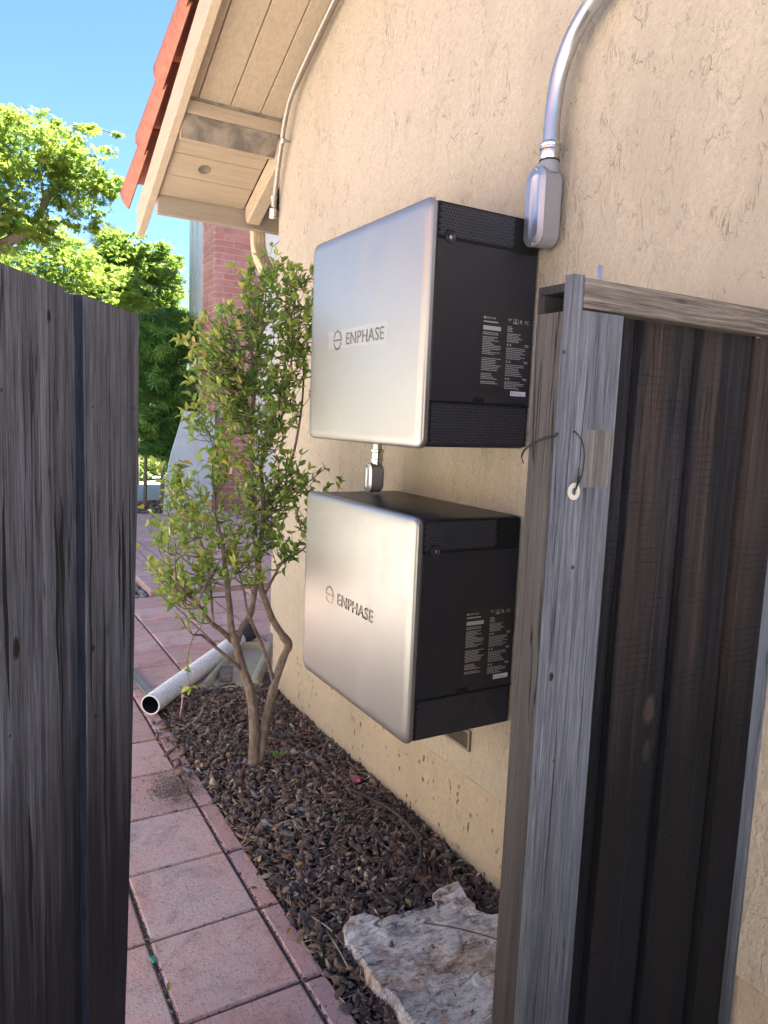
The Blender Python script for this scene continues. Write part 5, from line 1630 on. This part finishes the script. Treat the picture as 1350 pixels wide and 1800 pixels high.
tree('leafy_tree', 'mid-green tree with pale sprays left of the white wall corner', (3.2, 16.2, 0),
     [((3.4, 15.9, 2.9), (.7, .5, .5)), ((2.6, 16.0, 4.2), (.6, .6, .6)), ((3.5, 16.4, 4.1), (.85, .8, .85)), ((3.0, 16.2, 4.75), (.55, .6, .55)), ((3.85, 16.4, 4.6), (.42, .5, .45)), ((2.9, 16, 3.5), (.8, .7, .6)), ((3.9, 16.2, 3.4), (.45, .6, .5))],
     M_maple, 'maple', 17000, 0.090, [([(3.2, 16.2, -.1), (3.25, 16.2, 2.2), (3.3, 16.2, 3.9), (3.1, 16.2, 4.8)], .13, .03), ([(3.25, 16.2, 2.4), (3.7, 16.3, 3.6), (3.8, 16.4, 4.5)], .06, .02)],
     .1, (.0, .75), .3)
tree('podocarpus', 'dark green fine-leaved clipped tree hiding the foot of the brick chimney', (2.95, 12.5, 0),
     [((2.98, 12.55, 2.55), (.52, .5, .62)), ((2.75, 12.5, 2.0), (.42, .4, .5)), ((3.22, 12.5, 1.85), (.36, .36, .5)), ((2.7, 12.5, 1.35), (.40, .4, .32)), ((3.25, 12.4, 2.9), (.30, .36, .30)), ((3.1, 12.4, 1.4), (.32, .35, .25)), ((2.95, 12.3, 1.0), (.45, .4, .22)), ((2.6, 12.5, 2.8), (.28, .3, .3))],
     M_podo, 'blade', 17000, 0.14, [([(2.95, 12.5, -.1), (2.95, 12.5, .8), (2.95, 12.5, 2.2)], .045, .02), ([(3.15, 12.55, -.1), (3.18, 12.55, .9), (3.2, 12.55, 1.8)], .03, .015), ([(2.7, 12.7, -.1), (2.72, 12.7, 1.0), (2.75, 12.7, 1.9)], .035, .015)],
     .1, (0, 1.0), .2)
tree('conifer_tree', 'grey-green distant conifer rising behind the lime-green maples', (6.1, 36, 0),
     [((6.1, 36, 8.6), (.75, .8, 1.1)), ((5.7, 36, 7.4), (1.1, 1, 1.0)), ((6.7, 36, 7.2), (1.0, 1, 1.0)), ((6.1, 36, 6.0), (1.7, 1.4, 1.0)), ((7.7, 36, 8.0), (.7, .8, .9)), ((8.6, 36, 7.6), (.9, .8, 1.2)), ((7.6, 36, 6.2), (1.5, 1, 1.2))],
     M_conifer, 'blade', 14000, 0.20, [([(6.1, 36, -.1), (6.1, 36, 8.5)], .25, .05)], .2, (0, 1), .1)
tree('hedge_tree', 'low dark green hedge tree in the distance below the maples', (3.2, 22, 0),
     [((3.6, 22, 2.2), (1.8, 1.0, 1.3)), ((5.2, 22, 2.2), (1.4, 1, 1.2)), ((1.5, 22, 2.3), (1.6, 1, 1.4)), ((-.8, 22, 2.6), (2.0, 1, 1.6))],
     M_midleaf, 'leaf', 12000, 0.14, [([(3.2, 22, -.1), (3.2, 22, 2.0)], .12, .05)], .1, (0, .8), .1)

for nm_, lb_, x_, h_ in (('bush', 'low dark bush in front of the far brown fence, nearest the gate edge', 3.55, .55), ('bush', 'low green bush by the far fence, half hidden by the pale slab', 4.35, .7)):
    tree(nm_, lb_, (x_, 17.2, 0), [((x_, 17.2, h_*.5), (.45, .4, h_*.55)), ((x_+.3, 17.3, h_*.4), (.3, .3, h_*.4))], M_midleaf, 'leaf', 2200, 0.09, [([(x_, 17.2, -.1), (x_, 17.2, h_*.4)], .03, .01)], .1, (.1, .9), .1, cat='bush', group='bushes by the far fence')
# far fence, concrete walk, planting strip and leaning slab
ff = thing('far_fence', (3.5, 19.8, 0), 'low brown board fence far behind the clipped tree', 'fence')
FB = new(); box(FB, -0.07, 0.07, -0.01, 0.01, 0, 1.3, 0.003)
fbm = bpy.data.meshes.new('board'); FB.to_mesh(fbm); FB.free(); fbm.materials.append(M_farwood)
for k in range(58):
    link_mesh('board', fbm, ff, WM[ff.name].inverted() @ Matrix.Translation((0.2+0.148*k, 19.8+random.uniform(-.004, .004), random.uniform(0, .02))))
bm = new(); box(bm, 0.1, 8.8, 19.812, 19.85, 1.0, 1.09); box(bm, 0.1, 8.8, 19.812, 19.85, 0.3, 0.39); obj('rail', bm, M_farwood, ff)
bm = new(); box(bm, -3, 8, 13.4, 19.5, -0.054, -0.01)
tag(obj('concrete_walk', bm, M_conc), kind='structure')
g2 = pebbles(1500, 1.5, 3.4, 11.3, 13.35, -0.045, 0.02, 0.05, M_chip, 'dark_mulch')
g2['label'] = 'dark mulch strip beyond the landing under the clipped tree'
bm = new()
pl = [(2.66, 0.02), (3.40, 0.02), (3.46, 0.9), (3.49, 1.585), (3.0, 1.60), (2.93, 1.35), (2.80, 0.95), (2.70, 0.5)]
prism(bm, pl, 'y', 0.0, 0.045, 0.006)
bm.transform(Matrix.Translation((0, 11.22, 0)) @ Matrix.Rotation(R(-6), 4, 'X'))
tag(obj('stone_slab', bm, M_slab), 'tall pale blue-grey slab leaning against the brick chimney behind the shrub', 'slab')

bm = new(); box(bm, -4.4, 14, -16, -0.6, -0.05, -0.004); tag(obj('rear_bounce_paving', bm, M_conc), kind='structure')  # unseen concrete added behind the camera to bounce sun onto the boards
bm = new(); box(bm, -4.4, -0.72, -0.6, 13, -0.05, -0.006); tag(obj('side_bounce_paving', bm, M_conc), kind='structure')  # unseen concrete added on the left, bounces sun onto the lower wall
nh = thing('added_bounce_wall', (-5.0, 4, 0), 'unseen pale cream house wall added on the left to bounce sunlight', 'house')  # house out of view, added so its sunlit wall gives warm fill
bm = new(); box(bm, -9, -4.4, -12, 9.5, -0.3, 3.3); obj('wall', bm, flat('cream_stucco', (0.56, 0.50, 0.42), 0.9, var=0.04, scale=8), nh)
bm = new(); prism(bm, [(-9.4, 3.305), (-4.2, 3.305), (-6.8, 4.6)], 'y', -12.4, 9.9); obj('roof', bm, M_tile, nh)
